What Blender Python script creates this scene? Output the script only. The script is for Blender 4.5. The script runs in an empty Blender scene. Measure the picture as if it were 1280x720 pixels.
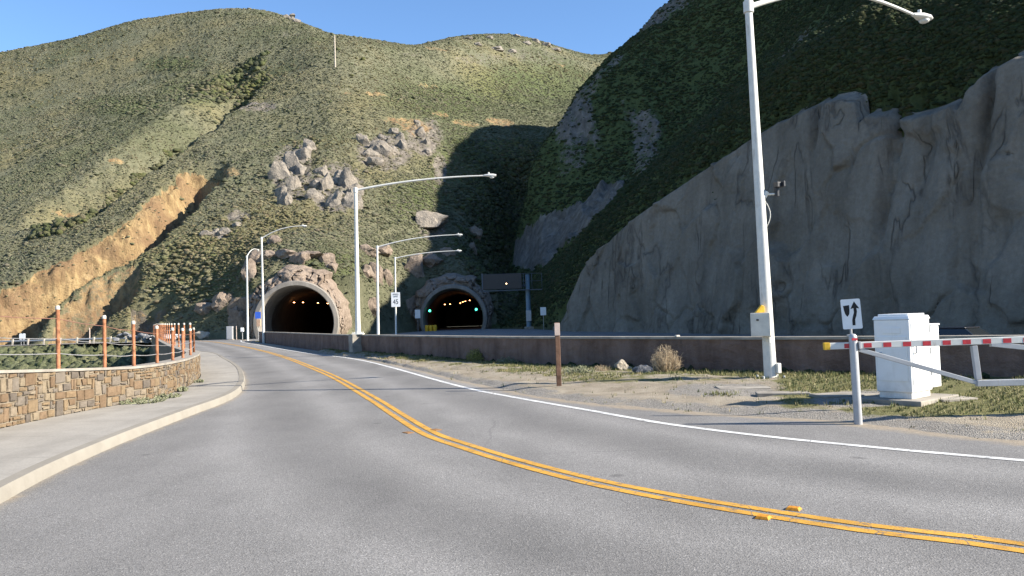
import bpy, bmesh, math, random
import numpy as np
from mathutils import Vector, Matrix, noise as mnoise

random.seed(7)
RNG = np.random.default_rng(11)
scene = bpy.context.scene
COL = scene.collection

# ------------------------------------------------------------------ camera
FPX, CX, CY = 1000.0, 640.0, 360.0          # focal length and centre in photo pixels (1280 x 720)
CAMZ = 1.6
PITCH, ROLL = math.atan(38 / FPX), 0.032
_f = Vector((0, math.cos(PITCH), math.sin(PITCH)))
_u0 = Vector((0, -math.sin(PITCH), math.cos(PITCH)))
_r0 = Vector((1, 0, 0))
CAM_R = _r0 * math.cos(ROLL) - _u0 * math.sin(ROLL)
CAM_U = _u0 * math.cos(ROLL) + _r0 * math.sin(ROLL)
CAM_F = _f


def ray(px, py):
    return CAM_F + CAM_R * ((px - CX) / FPX) - CAM_U * ((py - CY) / FPX)


def at(px, py, Y):
    """World point seen at a photo pixel, Y metres in front of the camera."""
    d = ray(px, py)
    return Vector((0, 0, CAMZ)) + d * (Y / d.y)


def gnd(px, py, z=0.0):
    d = ray(px, py)
    return Vector((0, 0, CAMZ)) + d * ((z - CAMZ) / d.z)


def pix(X, Y, Z):
    """Photo pixel of world points (numpy)."""
    Zr = Z - CAMZ
    x = X * CAM_R.x + Y * CAM_R.y + Zr * CAM_R.z
    y = X * CAM_U.x + Y * CAM_U.y + Zr * CAM_U.z
    w = X * CAM_F.x + Y * CAM_F.y + Zr * CAM_F.z
    w = np.maximum(w, 1e-3)
    return CX + FPX * x / w, CY - FPX * y / w


cam = bpy.data.cameras.new("camera")
cam.sensor_width = 36
cam.lens = 36 * FPX / 1280
cam.clip_start = 0.05
cam.clip_end = 5000
camo = bpy.data.objects.new("camera", cam)
COL.objects.link(camo)
M3 = Matrix((CAM_R, CAM_U, -CAM_F)).transposed()
camo.matrix_world = Matrix.Translation((0, 0, CAMZ)) @ M3.to_4x4()
scene.camera = camo

# ------------------------------------------------------------------ light
SUN_EL, SUN_BACK = math.radians(30), math.radians(14)     # from the right, a little behind the camera
SDIR = Vector((math.cos(SUN_EL) * math.cos(SUN_BACK), -math.cos(SUN_EL) * math.sin(SUN_BACK), math.sin(SUN_EL)))
sun = bpy.data.lights.new("sun", 'SUN')
sun.energy = 4.6
sun.angle = math.radians(0.5)
sun.color = (1.0, 0.92, 0.80)
suno = bpy.data.objects.new("sun", sun)
COL.objects.link(suno)
suno.rotation_euler = (-SDIR).to_track_quat('-Z', 'Y').to_euler()
suno.location = (60, -10, 60)
world = bpy.data.worlds.new("World")
scene.world = world
world.use_nodes = True
wn = world.node_tree
for n in list(wn.nodes):
    wn.nodes.remove(n)
sky = wn.nodes.new('ShaderNodeTexSky')
sky.sky_type = 'NISHITA'
sky.sun_disc = False
sky.sun_elevation = SUN_EL
sky.sun_rotation = math.atan2(SDIR.x, SDIR.y)
sky.altitude = 0
sky.air_density = 1.0
sky.dust_density = 0.0
sky.ozone_density = 6.0
bg = wn.nodes.new('ShaderNodeBackground')
bg.inputs[1].default_value = 0.086
wo = wn.nodes.new('ShaderNodeOutputWorld')
wn.links.new(sky.outputs[0], bg.inputs[0])
wn.links.new(bg.outputs[0], wo.inputs[0])
scene.view_settings.view_transform = 'Standard'
scene.view_settings.look = 'None'
scene.view_settings.exposure = 1.48
scene.view_settings.gamma = 1
scene.view_settings.use_curve_mapping = False
scene.cycles.max_bounces = 6
scene.cycles.diffuse_bounces = 3
scene.cycles.use_denoising = True


# ------------------------------------------------------------------ tagging
def tag(o, label=None, cat=None, group=None, kind=None):
    if label: o["label"] = label
    if cat: o["category"] = cat
    if group: o["group"] = group
    if kind: o["kind"] = kind
    return o


def empty(name, loc, label, cat, group=None, rz=0.0):
    o = bpy.data.objects.new(name, None)
    COL.objects.link(o)
    o.location = loc
    o.rotation_euler = (0, 0, rz)
    o.empty_display_size = 0.3
    return tag(o, label, cat, group)


# ------------------------------------------------------------------ materials
class NT:
    def __init__(s, name, rough=0.8, spec=0.3, metal=0.0):
        s.m = bpy.data.materials.new(name)
        s.m.use_nodes = True
        s.t = s.m.node_tree
        s.b = s.t.nodes['Principled BSDF']
        s.b.inputs['Roughness'].default_value = rough
        s.b.inputs['Specular IOR Level'].default_value = spec
        s.b.inputs['Metallic'].default_value = metal
        s._co = None

    def new(s, t): return s.t.nodes.new(t)

    def put(s, sock, v):
        if hasattr(v, 'is_output'):
            s.t.links.new(v, sock)
        elif isinstance(v, (tuple, list)) and len(v) == 3 and sock.type == 'RGBA':
            sock.default_value = (*v, 1)
        else:
            sock.default_value = v

    @property
    def co(s):
        if s._co is None:
            s._co = s.new('ShaderNodeTexCoord').outputs['Object']
        return s._co

    def map(s, scale=(1, 1, 1), co=None, rot=(0, 0, 0)):
        n = s.new('ShaderNodeMapping')
        n.inputs['Scale'].default_value = scale
        n.inputs['Rotation'].default_value = rot
        s.put(n.inputs['Vector'], co or s.co)
        return n.outputs[0]

    def noise(s, scale, detail=4, rough=0.55, co=None, dist=0.0, out='Fac'):
        n = s.new('ShaderNodeTexNoise')
        n.inputs['Scale'].default_value = scale
        n.inputs['Detail'].default_value = detail
        n.inputs['Roughness'].default_value = rough
        n.inputs['Distortion'].default_value = dist
        s.put(n.inputs['Vector'], co or s.co)
        return n.outputs[out]

    def voro(s, scale, feature='F1', co=None, out='Distance', rand=1.0):
        n = s.new('ShaderNodeTexVoronoi')
        n.feature = feature
        n.inputs['Scale'].default_value = scale
        n.inputs['Randomness'].default_value = rand
        s.put(n.inputs['Vector'], co or s.co)
        return n.outputs[out]

    def ramp(s, fac, stops, interp='LINEAR'):
        n = s.new('ShaderNodeValToRGB')
        n.color_ramp.interpolation = interp
        e = n.color_ramp.elements
        while len(e) < len(stops): e.new(0.5)
        for el, (p, c) in zip(e, stops):
            el.position = p
            el.color = (c, c, c, 1) if not isinstance(c, tuple) else (*c, 1)
        s.put(n.inputs[0], fac)
        return n.outputs[0]

    def mix(s, fac, a, b, mode='MIX'):
        n = s.new('ShaderNodeMix')
        n.data_type = 'RGBA'
        n.blend_type = mode
        s.put(n.inputs[0], fac)
        s.put(n.inputs[6], a)
        s.put(n.inputs[7], b)
        return n.outputs[2]

    def math(s, op, a, b=0.0, c=0.0):
        n = s.new('ShaderNodeMath')
        n.operation = op
        s.put(n.inputs[0], a); s.put(n.inputs[1], b); s.put(n.inputs[2], c)
        return n.outputs[0]

    def attr(s, name):
        n = s.new('ShaderNodeAttribute')
        n.attribute_name = name
        return n

    def sep(s, v):
        n = s.new('ShaderNodeSeparateXYZ')
        s.put(n.inputs[0], v)
        return n.outputs

    def island(s): return s.new('ShaderNodeNewGeometry').outputs['Random Per Island']

    def bump(s, h, strength=0.5, dist=0.05, normal=None):
        n = s.new('ShaderNodeBump')
        n.inputs['Strength'].default_value = strength
        n.inputs['Distance'].default_value = dist
        s.put(n.inputs['Height'], h)
        if normal is not None: s.put(n.inputs['Normal'], normal)
        s.t.links.new(n.outputs[0], s.b.inputs['Normal'])
        return n.outputs[0]

    def col(s, c):
        s.put(s.b.inputs['Base Color'], c)
        return s.m


def plain(name, c, rough=0.5, spec=0.4, metal=0.0, var=0.12, scale=6.0, bump=0.0):
    n = NT(name, rough, spec, metal)
    f = n.noise(scale, 5, 0.6)
    c0 = tuple(max(0, x * (1 - var * 1.6)) for x in c)
    c1 = tuple(min(1, x * (1 + var)) for x in c)
    n.col(n.ramp(f, [(0.3, c0), (0.7, c1)]))
    if bump: n.bump(n.noise(scale * 6, 4), bump, 0.01)
    return n.m


def emit(name, c, strength):
    n = NT(name)
    n.put(n.b.inputs['Base Color'], c)
    n.put(n.b.inputs['Emission Color'], c)
    n.b.inputs['Emission Strength'].default_value = strength
    return n.m


MAT = {}


def build_materials():
    # asphalt: worn grey with pale aggregate and tyre lanes
    n = NT('asphalt', 0.85, 0.25)
    base = n.ramp(n.noise(0.35, 5, 0.6), [(0.25, (0.172, 0.166, 0.156)), (0.75, (0.232, 0.224, 0.211))])
    agg = n.voro(95, 'F1', out='Color')
    r, g, b_ = n.new('ShaderNodeSeparateColor'), None, None
    n.put(r.inputs[0], agg)
    sp = n.ramp(r.outputs[0], [(0.0, 0.62), (0.35, 0.92), (0.8, 1.05), (0.93, 1.12), (1.0, 1.6)])
    c = n.mix(1.0, base, sp, 'MULTIPLY')
    fine = n.ramp(n.noise(38, 3, 0.7), [(0.3, 0.87), (0.7, 1.12)])
    c = n.mix(1.0, c, fine, 'MULTIPLY')
    blot = n.ramp(n.noise(0.9, 3, 0.5, co=n.map((1, 0.35, 1), rot=(0, 0, 0.7))), [(0.30, 0.84), (0.5, 1.0), (0.75, 1.07)])
    c = n.mix(1.0, c, blot, 'MULTIPLY')
    lane = n.attr('lane').outputs['Fac']
    lanef = n.ramp(n.math('ADD', lane, n.math('MULTIPLY', n.math('SUBTRACT', n.noise(0.8, 3), 0.5), 0.25)), [(0.0, 0.92), (0.5, 1.0), (1.0, 1.13)])
    c = n.mix(1.0, c, lanef, 'MULTIPLY')
    crack = n.voro(0.22, 'DISTANCE_TO_EDGE', co=n.mix(0.18, n.co, n.noise(1.6, 5, 0.7, out='Color')))
    cm = n.math('MULTIPLY', n.ramp(crack, [(0.0, 1.0), (0.0035, 0.0)]), n.ramp(n.noise(0.15, 2), [(0.50, 0.0), (0.60, 0.4)]))
    c = n.mix(cm, c, (0.05, 0.05, 0.05))
    oil = n.math('MULTIPLY', n.attr('oil').outputs['Fac'], n.ramp(n.noise(0.7, 6, 0.7), [(0.40, 0.05), (0.66, 0.45)]))
    c = n.mix(oil, c, (0.075, 0.073, 0.07))
    spots = n.ramp(n.voro(0.8, 'F1', co=n.mix(0.1, n.co, n.noise(3, 3, out='Color'))), [(0.03, 1.0), (0.075, 0.0)])
    c = n.mix(n.math('MULTIPLY', spots, 0.45), c, (0.06, 0.058, 0.055))
    edge = n.ramp(n.math('ADD', n.attr('edge').outputs['Fac'], n.math('MULTIPLY', n.math('SUBTRACT', n.noise(2.5, 6, 0.75), 0.5), 1.2)), [(0.35, 0.0), (0.75, 0.8)])
    c = n.mix(edge, c, n.ramp(n.noise(14, 4, 0.7), [(0.3, (0.20, 0.16, 0.11)), (0.7, (0.36, 0.30, 0.215))]))
    n.col(c)
    n.bump(n.math('ADD', n.noise(70, 4, 0.7), n.voro(95, 'F1')), 0.42, 0.008)
    MAT['asphalt'] = n.m

    def paint(name, col):
        n = NT(name, 0.6, 0.3)
        wear = n.ramp(n.math('ADD', n.math('MULTIPLY', n.noise(9, 5, 0.7), 0.65), n.math('MULTIPLY', n.noise(60, 3, 0.7), 0.35)), [(0.36, 0.0), (0.47, 1.0)])
        cr = n.voro(2.2, 'DISTANCE_TO_EDGE', co=n.mix(0.12, n.co, n.noise(3, 4, 0.7, out='Color')))
        wear = n.math('MULTIPLY', wear, n.ramp(cr, [(0.0, 0.0), (0.012, 1.0)]))
        tone = n.ramp(n.noise(2.2, 6, 0.7), [(0.28, tuple(x * 0.6 for x in col)), (0.6, col)])
        n.col(n.mix(wear, (0.12, 0.11, 0.10), tone))
        n.bump(n.noise(70, 4), 0.4, 0.008)
        return n.m
    MAT['paint_white'] = paint('white_road_paint', (0.70, 0.70, 0.67))
    MAT['paint_yellow'] = paint('yellow_road_paint', (0.60, 0.32, 0.045))

    # concrete pavement with joints (UV: u along the path, v across, both metres)
    n = NT('pavement_concrete', 0.9, 0.2)
    uv = n.new('ShaderNodeUVMap').outputs[0]
    x = n.sep(uv)
    fr = n.math('FRACT', n.math('DIVIDE', x[0], 1.85))
    joint = n.ramp(n.math('ABSOLUTE', n.math('SUBTRACT', fr, 0.5)), [(0.0, 1.0), (0.006, 0.0)])
    c = n.ramp(n.noise(1.2, 6, 0.65), [(0.25, (0.25, 0.232, 0.20)), (0.75, (0.345, 0.322, 0.28))])
    c = n.mix(1.0, c, n.ramp(n.noise(30, 3, 0.7), [(0.3, 0.86), (0.7, 1.1)]), 'MULTIPLY')
    st = n.ramp(n.noise(0.7, 4, 0.6, co=n.map((0.3, 2, 1), co=uv)), [(0.45, 1.0), (0.75, 0.8)])
    c = n.mix(1.0, c, st, 'MULTIPLY')
    c = n.mix(n.math('MULTIPLY', joint, 0.75), c, (0.12, 0.11, 0.10))
    n.col(c)
    n.bump(n.noise(60, 4), 0.25, 0.01)
    MAT['pavement'] = n.m
    n = NT('kerb_concrete', 0.9, 0.2)
    c = n.ramp(n.noise(1.5, 6, 0.7), [(0.25, (0.20, 0.182, 0.15)), (0.75, (0.265, 0.243, 0.203))])
    c = n.mix(n.ramp(n.noise(4, 5, 0.7), [(0.56, 0.0), (0.72, 0.5)]), c, (0.2, 0.18, 0.15))
    n.col(c); n.bump(n.noise(50, 4), 0.3, 0.01)
    MAT['kerb'] = n.m

    # stone facing: one colour per stone
    n = NT('tan_stone', 0.9, 0.15)
    k = n.island()
    c = n.ramp(k, [(0.0, (0.30, 0.205, 0.125)), (0.14, (0.38, 0.265, 0.155)), (0.28, (0.41, 0.33, 0.235)), (0.42, (0.34, 0.235, 0.145)), (0.55, (0.42, 0.335, 0.225)),
                   (0.68, (0.31, 0.26, 0.205)), (0.80, (0.38, 0.275, 0.165)), (0.9, (0.24, 0.20, 0.16)), (1.0, (0.45, 0.385, 0.295))], 'CONSTANT')
    c = n.mix(1.0, c, n.ramp(n.noise(7, 6, 0.7), [(0.2, 0.34), (0.8, 0.66)]), 'MULTIPLY')
    n.col(c); n.bump(n.noise(22, 6, 0.7), 0.8, 0.03)
    MAT['stone'] = n.m
    MAT['mortar'] = plain('pale_mortar', (0.20, 0.165, 0.12), 0.95, 0.1, var=0.25, scale=4, bump=0.5)
    MAT['cap'] = plain('weathered_concrete', (0.28, 0.255, 0.215), 0.9, 0.2, var=0.22, scale=2.5, bump=0.3)

    # brown textured highway wall
    n = NT('brown_wall_concrete', 0.92, 0.15)
    c = n.ramp(n.noise(0.9, 6, 0.65, dist=0.4), [(0.25, (0.135, 0.088, 0.070)), (0.5, (0.185, 0.125, 0.098)), (0.8, (0.235, 0.165, 0.13))])
    sk = n.ramp(n.noise(1.3, 5, 0.7, co=n.map((1.4, 1.4, 0.22))), [(0.35, 0.72), (0.6, 1.05), (0.8, 1.2)])
    c = n.mix(1.0, c, sk, 'MULTIPLY')
    n.col(c)
    n.bump(n.math('ADD', n.noise(3.0, 6, 0.65), n.voro(2.2, 'SMOOTH_F1')), 0.9, 0.12)
    MAT['barrier'] = n.m

    # sculpted sprayed-concrete rock face
    n = NT('sculpted_rock_concrete', 0.92, 0.12)
    warp = n.mix(0.24, n.co, n.noise(0.22, 6, 0.6, out='Color'), 'LINEAR_LIGHT')
    c = n.ramp(n.noise(0.16, 6, 0.6, dist=0.5), [(0.25, (0.126, 0.111, 0.088)), (0.5, (0.177, 0.157, 0.127)), (0.78, (0.232, 0.206, 0.169))])
    stk = n.ramp(n.noise(0.8, 6, 0.65, co=n.map((1.0, 1.0, 0.07))), [(0.3, 0.80), (0.5, 0.98), (0.72, 1.14)])
    c = n.mix(1.0, c, stk, 'MULTIPLY')
    c = n.mix(1.0, c, n.ramp(n.noise(3.2, 6, 0.7), [(0.3, 0.84), (0.7, 1.14)]), 'MULTIPLY')
    n1 = n.math('ABSOLUTE', n.math('SUBTRACT', n.noise(0.11, 5, 0.55, co=n.map((1.3, 1.3, 0.62)), dist=0.6), 0.5))
    n2 = n.math('ABSOLUTE', n.math('SUBTRACT', n.noise(0.19, 4, 0.5, co=n.map((1.6, 1.6, 0.30), rot=(0.25, 0.2, 0.4)), dist=0.4), 0.47))
    m1 = n.math('MULTIPLY', n.ramp(n1, [(0.0, 1.0), (0.010, 0.5), (0.03, 0.0)]), n.ramp(n.noise(0.12, 3), [(0.42, 0.0), (0.56, 1.0)]))
    m2 = n.math('MULTIPLY', n.ramp(n2, [(0.0, 1.0), (0.008, 0.4), (0.018, 0.0)]), n.ramp(n.noise(0.17, 3, co=n.map((1, 1, 1), rot=(1, 0, 0))), [(0.45, 0.0), (0.56, 1.0)]))
    ck = n.math('MAXIMUM', m1, m2)
    c = n.mix(n.math('MULTIPLY', ck, 0.62), c, (0.055, 0.047, 0.04))
    n.col(c)
    h = n.math('SUBTRACT', n.math('ADD', n.noise(0.9, 6, 0.65), n.math('MULTIPLY', n.noise(5, 5, 0.7), 0.25)), n.math('MULTIPLY', ck, 0.4))
    n.bump(h, 1.0, 0.28)
    MAT['cliff'] = n.m

    # hillside soil and low scrub; masks: R ochre cut, G grey rock, B lush green
    n = NT('hillside', 0.95, 0.08)
    at_ = n.attr('mask')
    sepc = n.new('ShaderNodeSeparateColor'); n.put(sepc.inputs[0], at_.outputs['Color'])
    mr, mg, mb = sepc.outputs
    scr = n.ramp(n.noise(0.55, 6, 0.72), [(0.28, (0.10, 0.102, 0.065)), (0.5, (0.151, 0.15, 0.095)), (0.72, (0.205, 0.196, 0.13))])
    pat = n.ramp(n.noise(0.022, 5, 0.6), [(0.35, (0.70, 0.76, 0.66)), (0.5, (1.0, 1.0, 1.0)), (0.66, (1.22, 1.1, 0.92))])
    c = n.mix(1.0, scr, pat, 'MULTIPLY')
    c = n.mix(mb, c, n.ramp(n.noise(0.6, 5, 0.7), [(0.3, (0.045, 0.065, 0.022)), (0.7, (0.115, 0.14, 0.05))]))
    och = n.ramp(n.noise(0.55, 7, 0.68, co=n.map((1.6, 1.6, 0.4)), dist=0.8), [(0.22, (0.10, 0.066, 0.038)), (0.40, (0.225, 0.152, 0.078)), (0.58, (0.36, 0.258, 0.13)), (0.8, (0.46, 0.362, 0.215))])
    och = n.mix(n.ramp(n.noise(0.10, 5, 0.65), [(0.44, 0.0), (0.60, 0.75)]), och, (0.20, 0.126, 0.074))
    rk = n.ramp(n.noise(0.5, 7, 0.7, co=n.map((1.3, 1.3, 0.5)), dist=0.6), [(0.25, (0.07, 0.062, 0.052)), (0.5, (0.175, 0.155, 0.13)), (0.75, (0.31, 0.275, 0.23))])
    brk = n.math('MULTIPLY', n.math('SUBTRACT', n.noise(0.55, 7, 0.75), 0.5), 1.5)
    fo = n.ramp(n.math('ADD', mr, brk), [(0.42, 0.0), (0.58, 1.0)])
    fg = n.ramp(n.math('ADD', mg, brk), [(0.42, 0.0), (0.58, 1.0)])
    c = n.mix(fg, c, rk)
    c = n.mix(fo, c, och)
    n.col(c)
    n.bump(n.math('ADD', n.noise(0.9, 7, 0.75), n.math('MULTIPLY', n.noise(4, 4, 0.7), 0.3)), 1.0, 0.7)
    MAT['hill'] = n.m

    def scrub(name, stops):
        n = NT(name, 0.9, 0.1)
        k = n.island()
        c = n.ramp(k, stops)
        c = n.mix(1.0, c, n.ramp(n.noise(0.02, 5, 0.6), [(0.35, (0.68, 0.74, 0.66)), (0.5, (1.0, 1.0, 1.0)), (0.66, (1.22, 1.1, 0.92))]), 'MULTIPLY')
        c = n.mix(1.0, c, n.ramp(n.noise(2.6, 5, 0.75), [(0.25, 0.66), (0.75, 1.3)]), 'MULTIPLY')
        n.col(c)
        n.bump(n.noise(3.0, 5, 0.75), 1.0, 0.5)
        return n.m
    MAT['scrub'] = scrub('grey_green_scrub', [(0.0, (0.088, 0.093, 0.057)), (0.2, (0.142, 0.146, 0.094)), (0.4, (0.184, 0.181, 0.124)), (0.6, (0.135, 0.147, 0.084)), (0.75, (0.213, 0.202, 0.145)), (0.9, (0.165, 0.144, 0.106)), (1.0, (0.12, 0.142, 0.073))])
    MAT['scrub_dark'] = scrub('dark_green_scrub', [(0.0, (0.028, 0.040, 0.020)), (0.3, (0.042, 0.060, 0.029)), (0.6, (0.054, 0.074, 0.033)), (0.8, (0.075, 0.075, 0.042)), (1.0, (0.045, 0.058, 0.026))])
    MAT['gully'] = scrub('gully_and_shade_brush', [(0.0, (0.05, 0.055, 0.035)), (0.3, (0.085, 0.095, 0.05)), (0.6, (0.105, 0.12, 0.05)), (0.85, (0.13, 0.12, 0.085)), (1.0, (0.075, 0.095, 0.04))])
    MAT['ravine'] = scrub('ravine_scrub', [(0.0, (0.07, 0.082, 0.045)), (0.4, (0.13, 0.145, 0.08)), (0.7, (0.17, 0.175, 0.105)), (1.0, (0.095, 0.115, 0.05))])

    # outcrop rock
    def rock(name, stops, sc=0.9):
        n = NT(name, 0.92, 0.12)
        c = n.ramp(n.noise(sc, 7, 0.68, dist=0.5), stops)
        c = n.mix(1.0, c, n.ramp(n.noise(sc * 5, 5, 0.7), [(0.3, 0.78), (0.7, 1.18)]), 'MULTIPLY')
        n.col(c)
        n.bump(n.math('ADD', n.noise(sc * 2.5, 7, 0.7), n.math('MULTIPLY', n.voro(sc * 1.6, 'DISTANCE_TO_EDGE'), 0.5)), 1.0, 0.3)
        return n.m
    MAT['rock'] = rock('grey_tan_rock', [(0.25, (0.085, 0.078, 0.068)), (0.42, (0.19, 0.172, 0.148)), (0.6, (0.275, 0.24, 0.198)), (0.8, (0.19, 0.18, 0.165))])
    MAT['sculpt'] = rock('sculpted_tan_rock', [(0.25, (0.145, 0.112, 0.086)), (0.5, (0.235, 0.187, 0.147)), (0.78, (0.305, 0.25, 0.198))], 0.6)
    MAT['pale_rock'] = rock('pale_rock', [(0.25, (0.40, 0.35, 0.28)), (0.75, (0.58, 0.52, 0.43))], 3)
    MAT['blue_rock'] = rock('grey_rock', [(0.25, (0.22, 0.22, 0.22)), (0.75, (0.36, 0.36, 0.37))], 3)

    # verge: dirt, gravel and thin grass; mask R grass, G gravel
    n = NT('verge_soil', 0.95, 0.1)
    at_ = n.attr('mask')
    sepc = n.new('ShaderNodeSeparateColor'); n.put(sepc.inputs[0], at_.outputs['Color'])
    mr, mg, mb = sepc.outputs
    dirt = n.ramp(n.noise(1.3, 7, 0.7), [(0.25, (0.20, 0.165, 0.12)), (0.5, (0.315, 0.272, 0.207)), (0.75, (0.42, 0.372, 0.295))])
    grv = n.ramp(n.voro(60, 'F1', out='Color'), [(0.0, (0.12, 0.11, 0.10)), (0.5, (0.25, 0.235, 0.21)), (1.0, (0.38, 0.36, 0.32))])
    brk = n.math('MULTIPLY', n.math('SUBTRACT', n.noise(1.5, 7, 0.78), 0.5), 2.2)
    c = n.mix(n.ramp(n.math('ADD', mg, brk), [(0.4, 0.0), (0.6, 0.9)]), dirt, grv)
    gr = n.ramp(n.noise(5, 6, 0.75), [(0.25, (0.06, 0.066, 0.025)), (0.5, (0.145, 0.145, 0.055)), (0.75, (0.27, 0.225, 0.115))])
    c = n.mix(n.ramp(n.math('ADD', mr, brk), [(0.38, 0.0), (0.62, 0.92)]), c, gr)
    c = n.mix(1.0, c, n.ramp(n.voro(95, 'F1'), [(0.0, 0.85), (0.5, 1.05)]), 'MULTIPLY')
    n.col(c)
    n.bump(n.math('ADD', n.noise(18, 6, 0.75), n.voro(60, 'F1')), 0.9, 0.03)
    MAT['verge'] = n.m

    n = NT('grass_blades', 0.7, 0.2)
    n.col(n.ramp(n.island(), [(0.0, (0.07, 0.09, 0.028)), (0.35, (0.125, 0.14, 0.045)), (0.6, (0.22, 0.195, 0.085)), (0.82, (0.34, 0.28, 0.16)), (1.0, (0.10, 0.13, 0.035))]))
    MAT['grass'] = n.m
    n = NT('dry_twigs', 0.9, 0.1)
    n.col(n.ramp(n.island(), [(0.0, (0.20, 0.15, 0.10)), (0.5, (0.40, 0.31, 0.20)), (1.0, (0.55, 0.45, 0.31))]))
    MAT['twig'] = n.m
    n = NT('grey_leaves', 0.8, 0.15)
    n.col(n.ramp(n.island(), [(0.0, (0.08, 0.10, 0.05)), (0.5, (0.19, 0.20, 0.12)), (1.0, (0.30, 0.29, 0.19))]))
    MAT['greyleaf'] = n.m
    n = NT('yellow_green_leaves', 0.8, 0.15)
    n.col(n.ramp(n.island(), [(0.0, (0.06, 0.09, 0.02)), (0.5, (0.22, 0.21, 0.06)), (1.0, (0.42, 0.38, 0.14))]))
    MAT['yleaf'] = n.m

    n = NT('portal_concrete', 0.85, 0.2)
    c = n.ramp(n.noise(0.8, 6, 0.65), [(0.25, (0.20, 0.182, 0.158)), (0.75, (0.275, 0.252, 0.22))])
    c = n.mix(1.0, c, n.ramp(n.noise(1.0, 5, 0.7, co=n.map((2, 2, 0.25))), [(0.35, 0.78), (0.65, 1.08)]), 'MULTIPLY')
    n.col(c); n.bump(n.noise(6, 4), 0.3, 0.03)
    MAT['portal'] = n.m
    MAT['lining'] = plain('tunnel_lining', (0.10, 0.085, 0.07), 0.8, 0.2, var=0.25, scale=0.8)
    MAT['corten'] = plain('rusty_orange_steel', (0.33, 0.145, 0.075), 0.85, 0.15, var=0.4, scale=9, bump=0.2)
    MAT['white_cap'] = plain('white_cap', (0.50, 0.46, 0.39), 0.6)
    MAT['cable'] = plain('steel_cable', (0.42, 0.41, 0.40), 0.5, 0.5, 0.6)
    MAT['rust_cable'] = plain('rusty_cable', (0.22, 0.11, 0.08), 0.7, 0.3, 0.2)
    MAT['lamp_white'] = plain('off_white_painted_steel', (0.70, 0.69, 0.64), 0.45, 0.4, var=0.10, scale=3, bump=0.05)
    MAT['galv'] = plain('galvanised_steel', (0.46, 0.46, 0.46), 0.5, 0.5, 0.35, var=0.15, scale=8)
    MAT['gate_grey'] = plain('grey_painted_gate_tube', (0.40, 0.41, 0.42), 0.5, 0.4, 0.1, var=0.15, scale=7)
    MAT['gate_white'] = plain('white_gate_beam', (0.62, 0.62, 0.58), 0.5, 0.4, var=0.12, scale=9)
    MAT['red'] = plain('red_reflective_tape', (0.48, 0.025, 0.035), 0.4, 0.5, var=0.2, scale=14)
    MAT['yellow'] = plain('yellow_paint', (0.70, 0.42, 0.03), 0.5, 0.4, var=0.2, scale=14)
    n = NT('white_cabinet_paint', 0.55, 0.35)
    c = n.ramp(n.noise(2.0, 5, 0.6), [(0.3, (0.74, 0.74, 0.72)), (0.7, (0.81, 0.81, 0.79))])
    z = n.sep(n.co)[2]
    dirt_ = n.math('MULTIPLY', n.ramp(n.math('ADD', z, n.math('MULTIPLY', n.noise(6, 4), 0.45)), [(0.18, 0.85), (0.6, 0.0)]), n.noise(14, 5, 0.7))
    drip = n.ramp(n.noise(9, 5, 0.7, co=n.map((1, 1, 0.10))), [(0.55, 0.0), (0.75, 0.28)])
    c = n.mix(drip, c, (0.45, 0.43, 0.38))
    n.col(n.mix(dirt_, c, (0.36, 0.31, 0.24)))
    MAT['cabinet'] = n.m
    MAT['box_cream'] = plain('cream_steel_box', (0.62, 0.58, 0.50), 0.5, 0.4, var=0.1, scale=5)
    MAT['black'] = plain('black_plastic', (0.025, 0.025, 0.028), 0.5, 0.4, var=0.2)
    MAT['sign_black'] = plain('sign_black', (0.012, 0.012, 0.014), 0.5, 0.3, var=0.1)
    MAT['sign_white'] = plain('sign_white_sheeting', (0.76, 0.77, 0.77), 0.45, 0.4, var=0.05)
    MAT['sign_blue'] = plain('sign_blue', (0.04, 0.12, 0.55), 0.45, 0.4, var=0.1)
    MAT['panel_dark'] = plain('dark_message_panel', (0.012, 0.013, 0.02), 0.35, 0.4, var=0.2)
    for key, nm, c0 in (('gate_white', 'white_gate_beam', (0.60, 0.60, 0.56)), ('gate_grey', 'grey_gate_tube', (0.38, 0.39, 0.40)), ('galv', 'galvanised_steel', (0.44, 0.44, 0.44)), ('lamp_white', 'off_white_painted_steel', (0.66, 0.65, 0.60))):
        n = NT(nm, 0.5, 0.4, 0.25 if key == 'galv' else 0.0)
        c = n.ramp(n.noise(5, 5, 0.65), [(0.3, tuple(x * 0.82 for x in c0)), (0.7, c0)])
        st_ = n.ramp(n.noise(7, 6, 0.75, co=n.map((1, 1, 0.22))), [(0.58, 0.0), (0.74, 0.6)])
        c = n.mix(st_, c, (0.24, 0.165, 0.11) if key != 'galv' else (0.27, 0.24, 0.21))
        n.col(c); n.bump(n.noise(30, 4), 0.06, 0.01)
        MAT[key] = n.m
    MAT['wood'] = plain('brown_wood', (0.155, 0.092, 0.062), 0.85, 0.15, var=0.35, scale=5, bump=0.5)
    MAT['wood_pale'] = plain('pale_marker_plate', (0.50, 0.40, 0.34), 0.6, 0.3, var=0.12)
    MAT['weather_wood'] = plain('weathered_wood_pole', (0.42, 0.37, 0.30), 0.85, 0.15, var=0.2, scale=3)
    MAT['marker'] = plain('orange_marker', (0.62, 0.26, 0.02), 0.35, 0.5, var=0.3, scale=40)
    MAT['marker_worn'] = plain('worn_brown_marker', (0.26, 0.14, 0.06), 0.8, 0.2, var=0.3, scale=40)
    MAT['car_dark'] = plain('black_car_paint', (0.012, 0.012, 0.015), 0.25, 0.5, 0.2, var=0.1)
    MAT['car_white'] = plain('white_car_paint', (0.75, 0.75, 0.75), 0.3, 0.5, var=0.05)
    MAT['glass'] = plain('dark_car_glass', (0.015, 0.018, 0.02), 0.08, 0.6, var=0.05)
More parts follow.
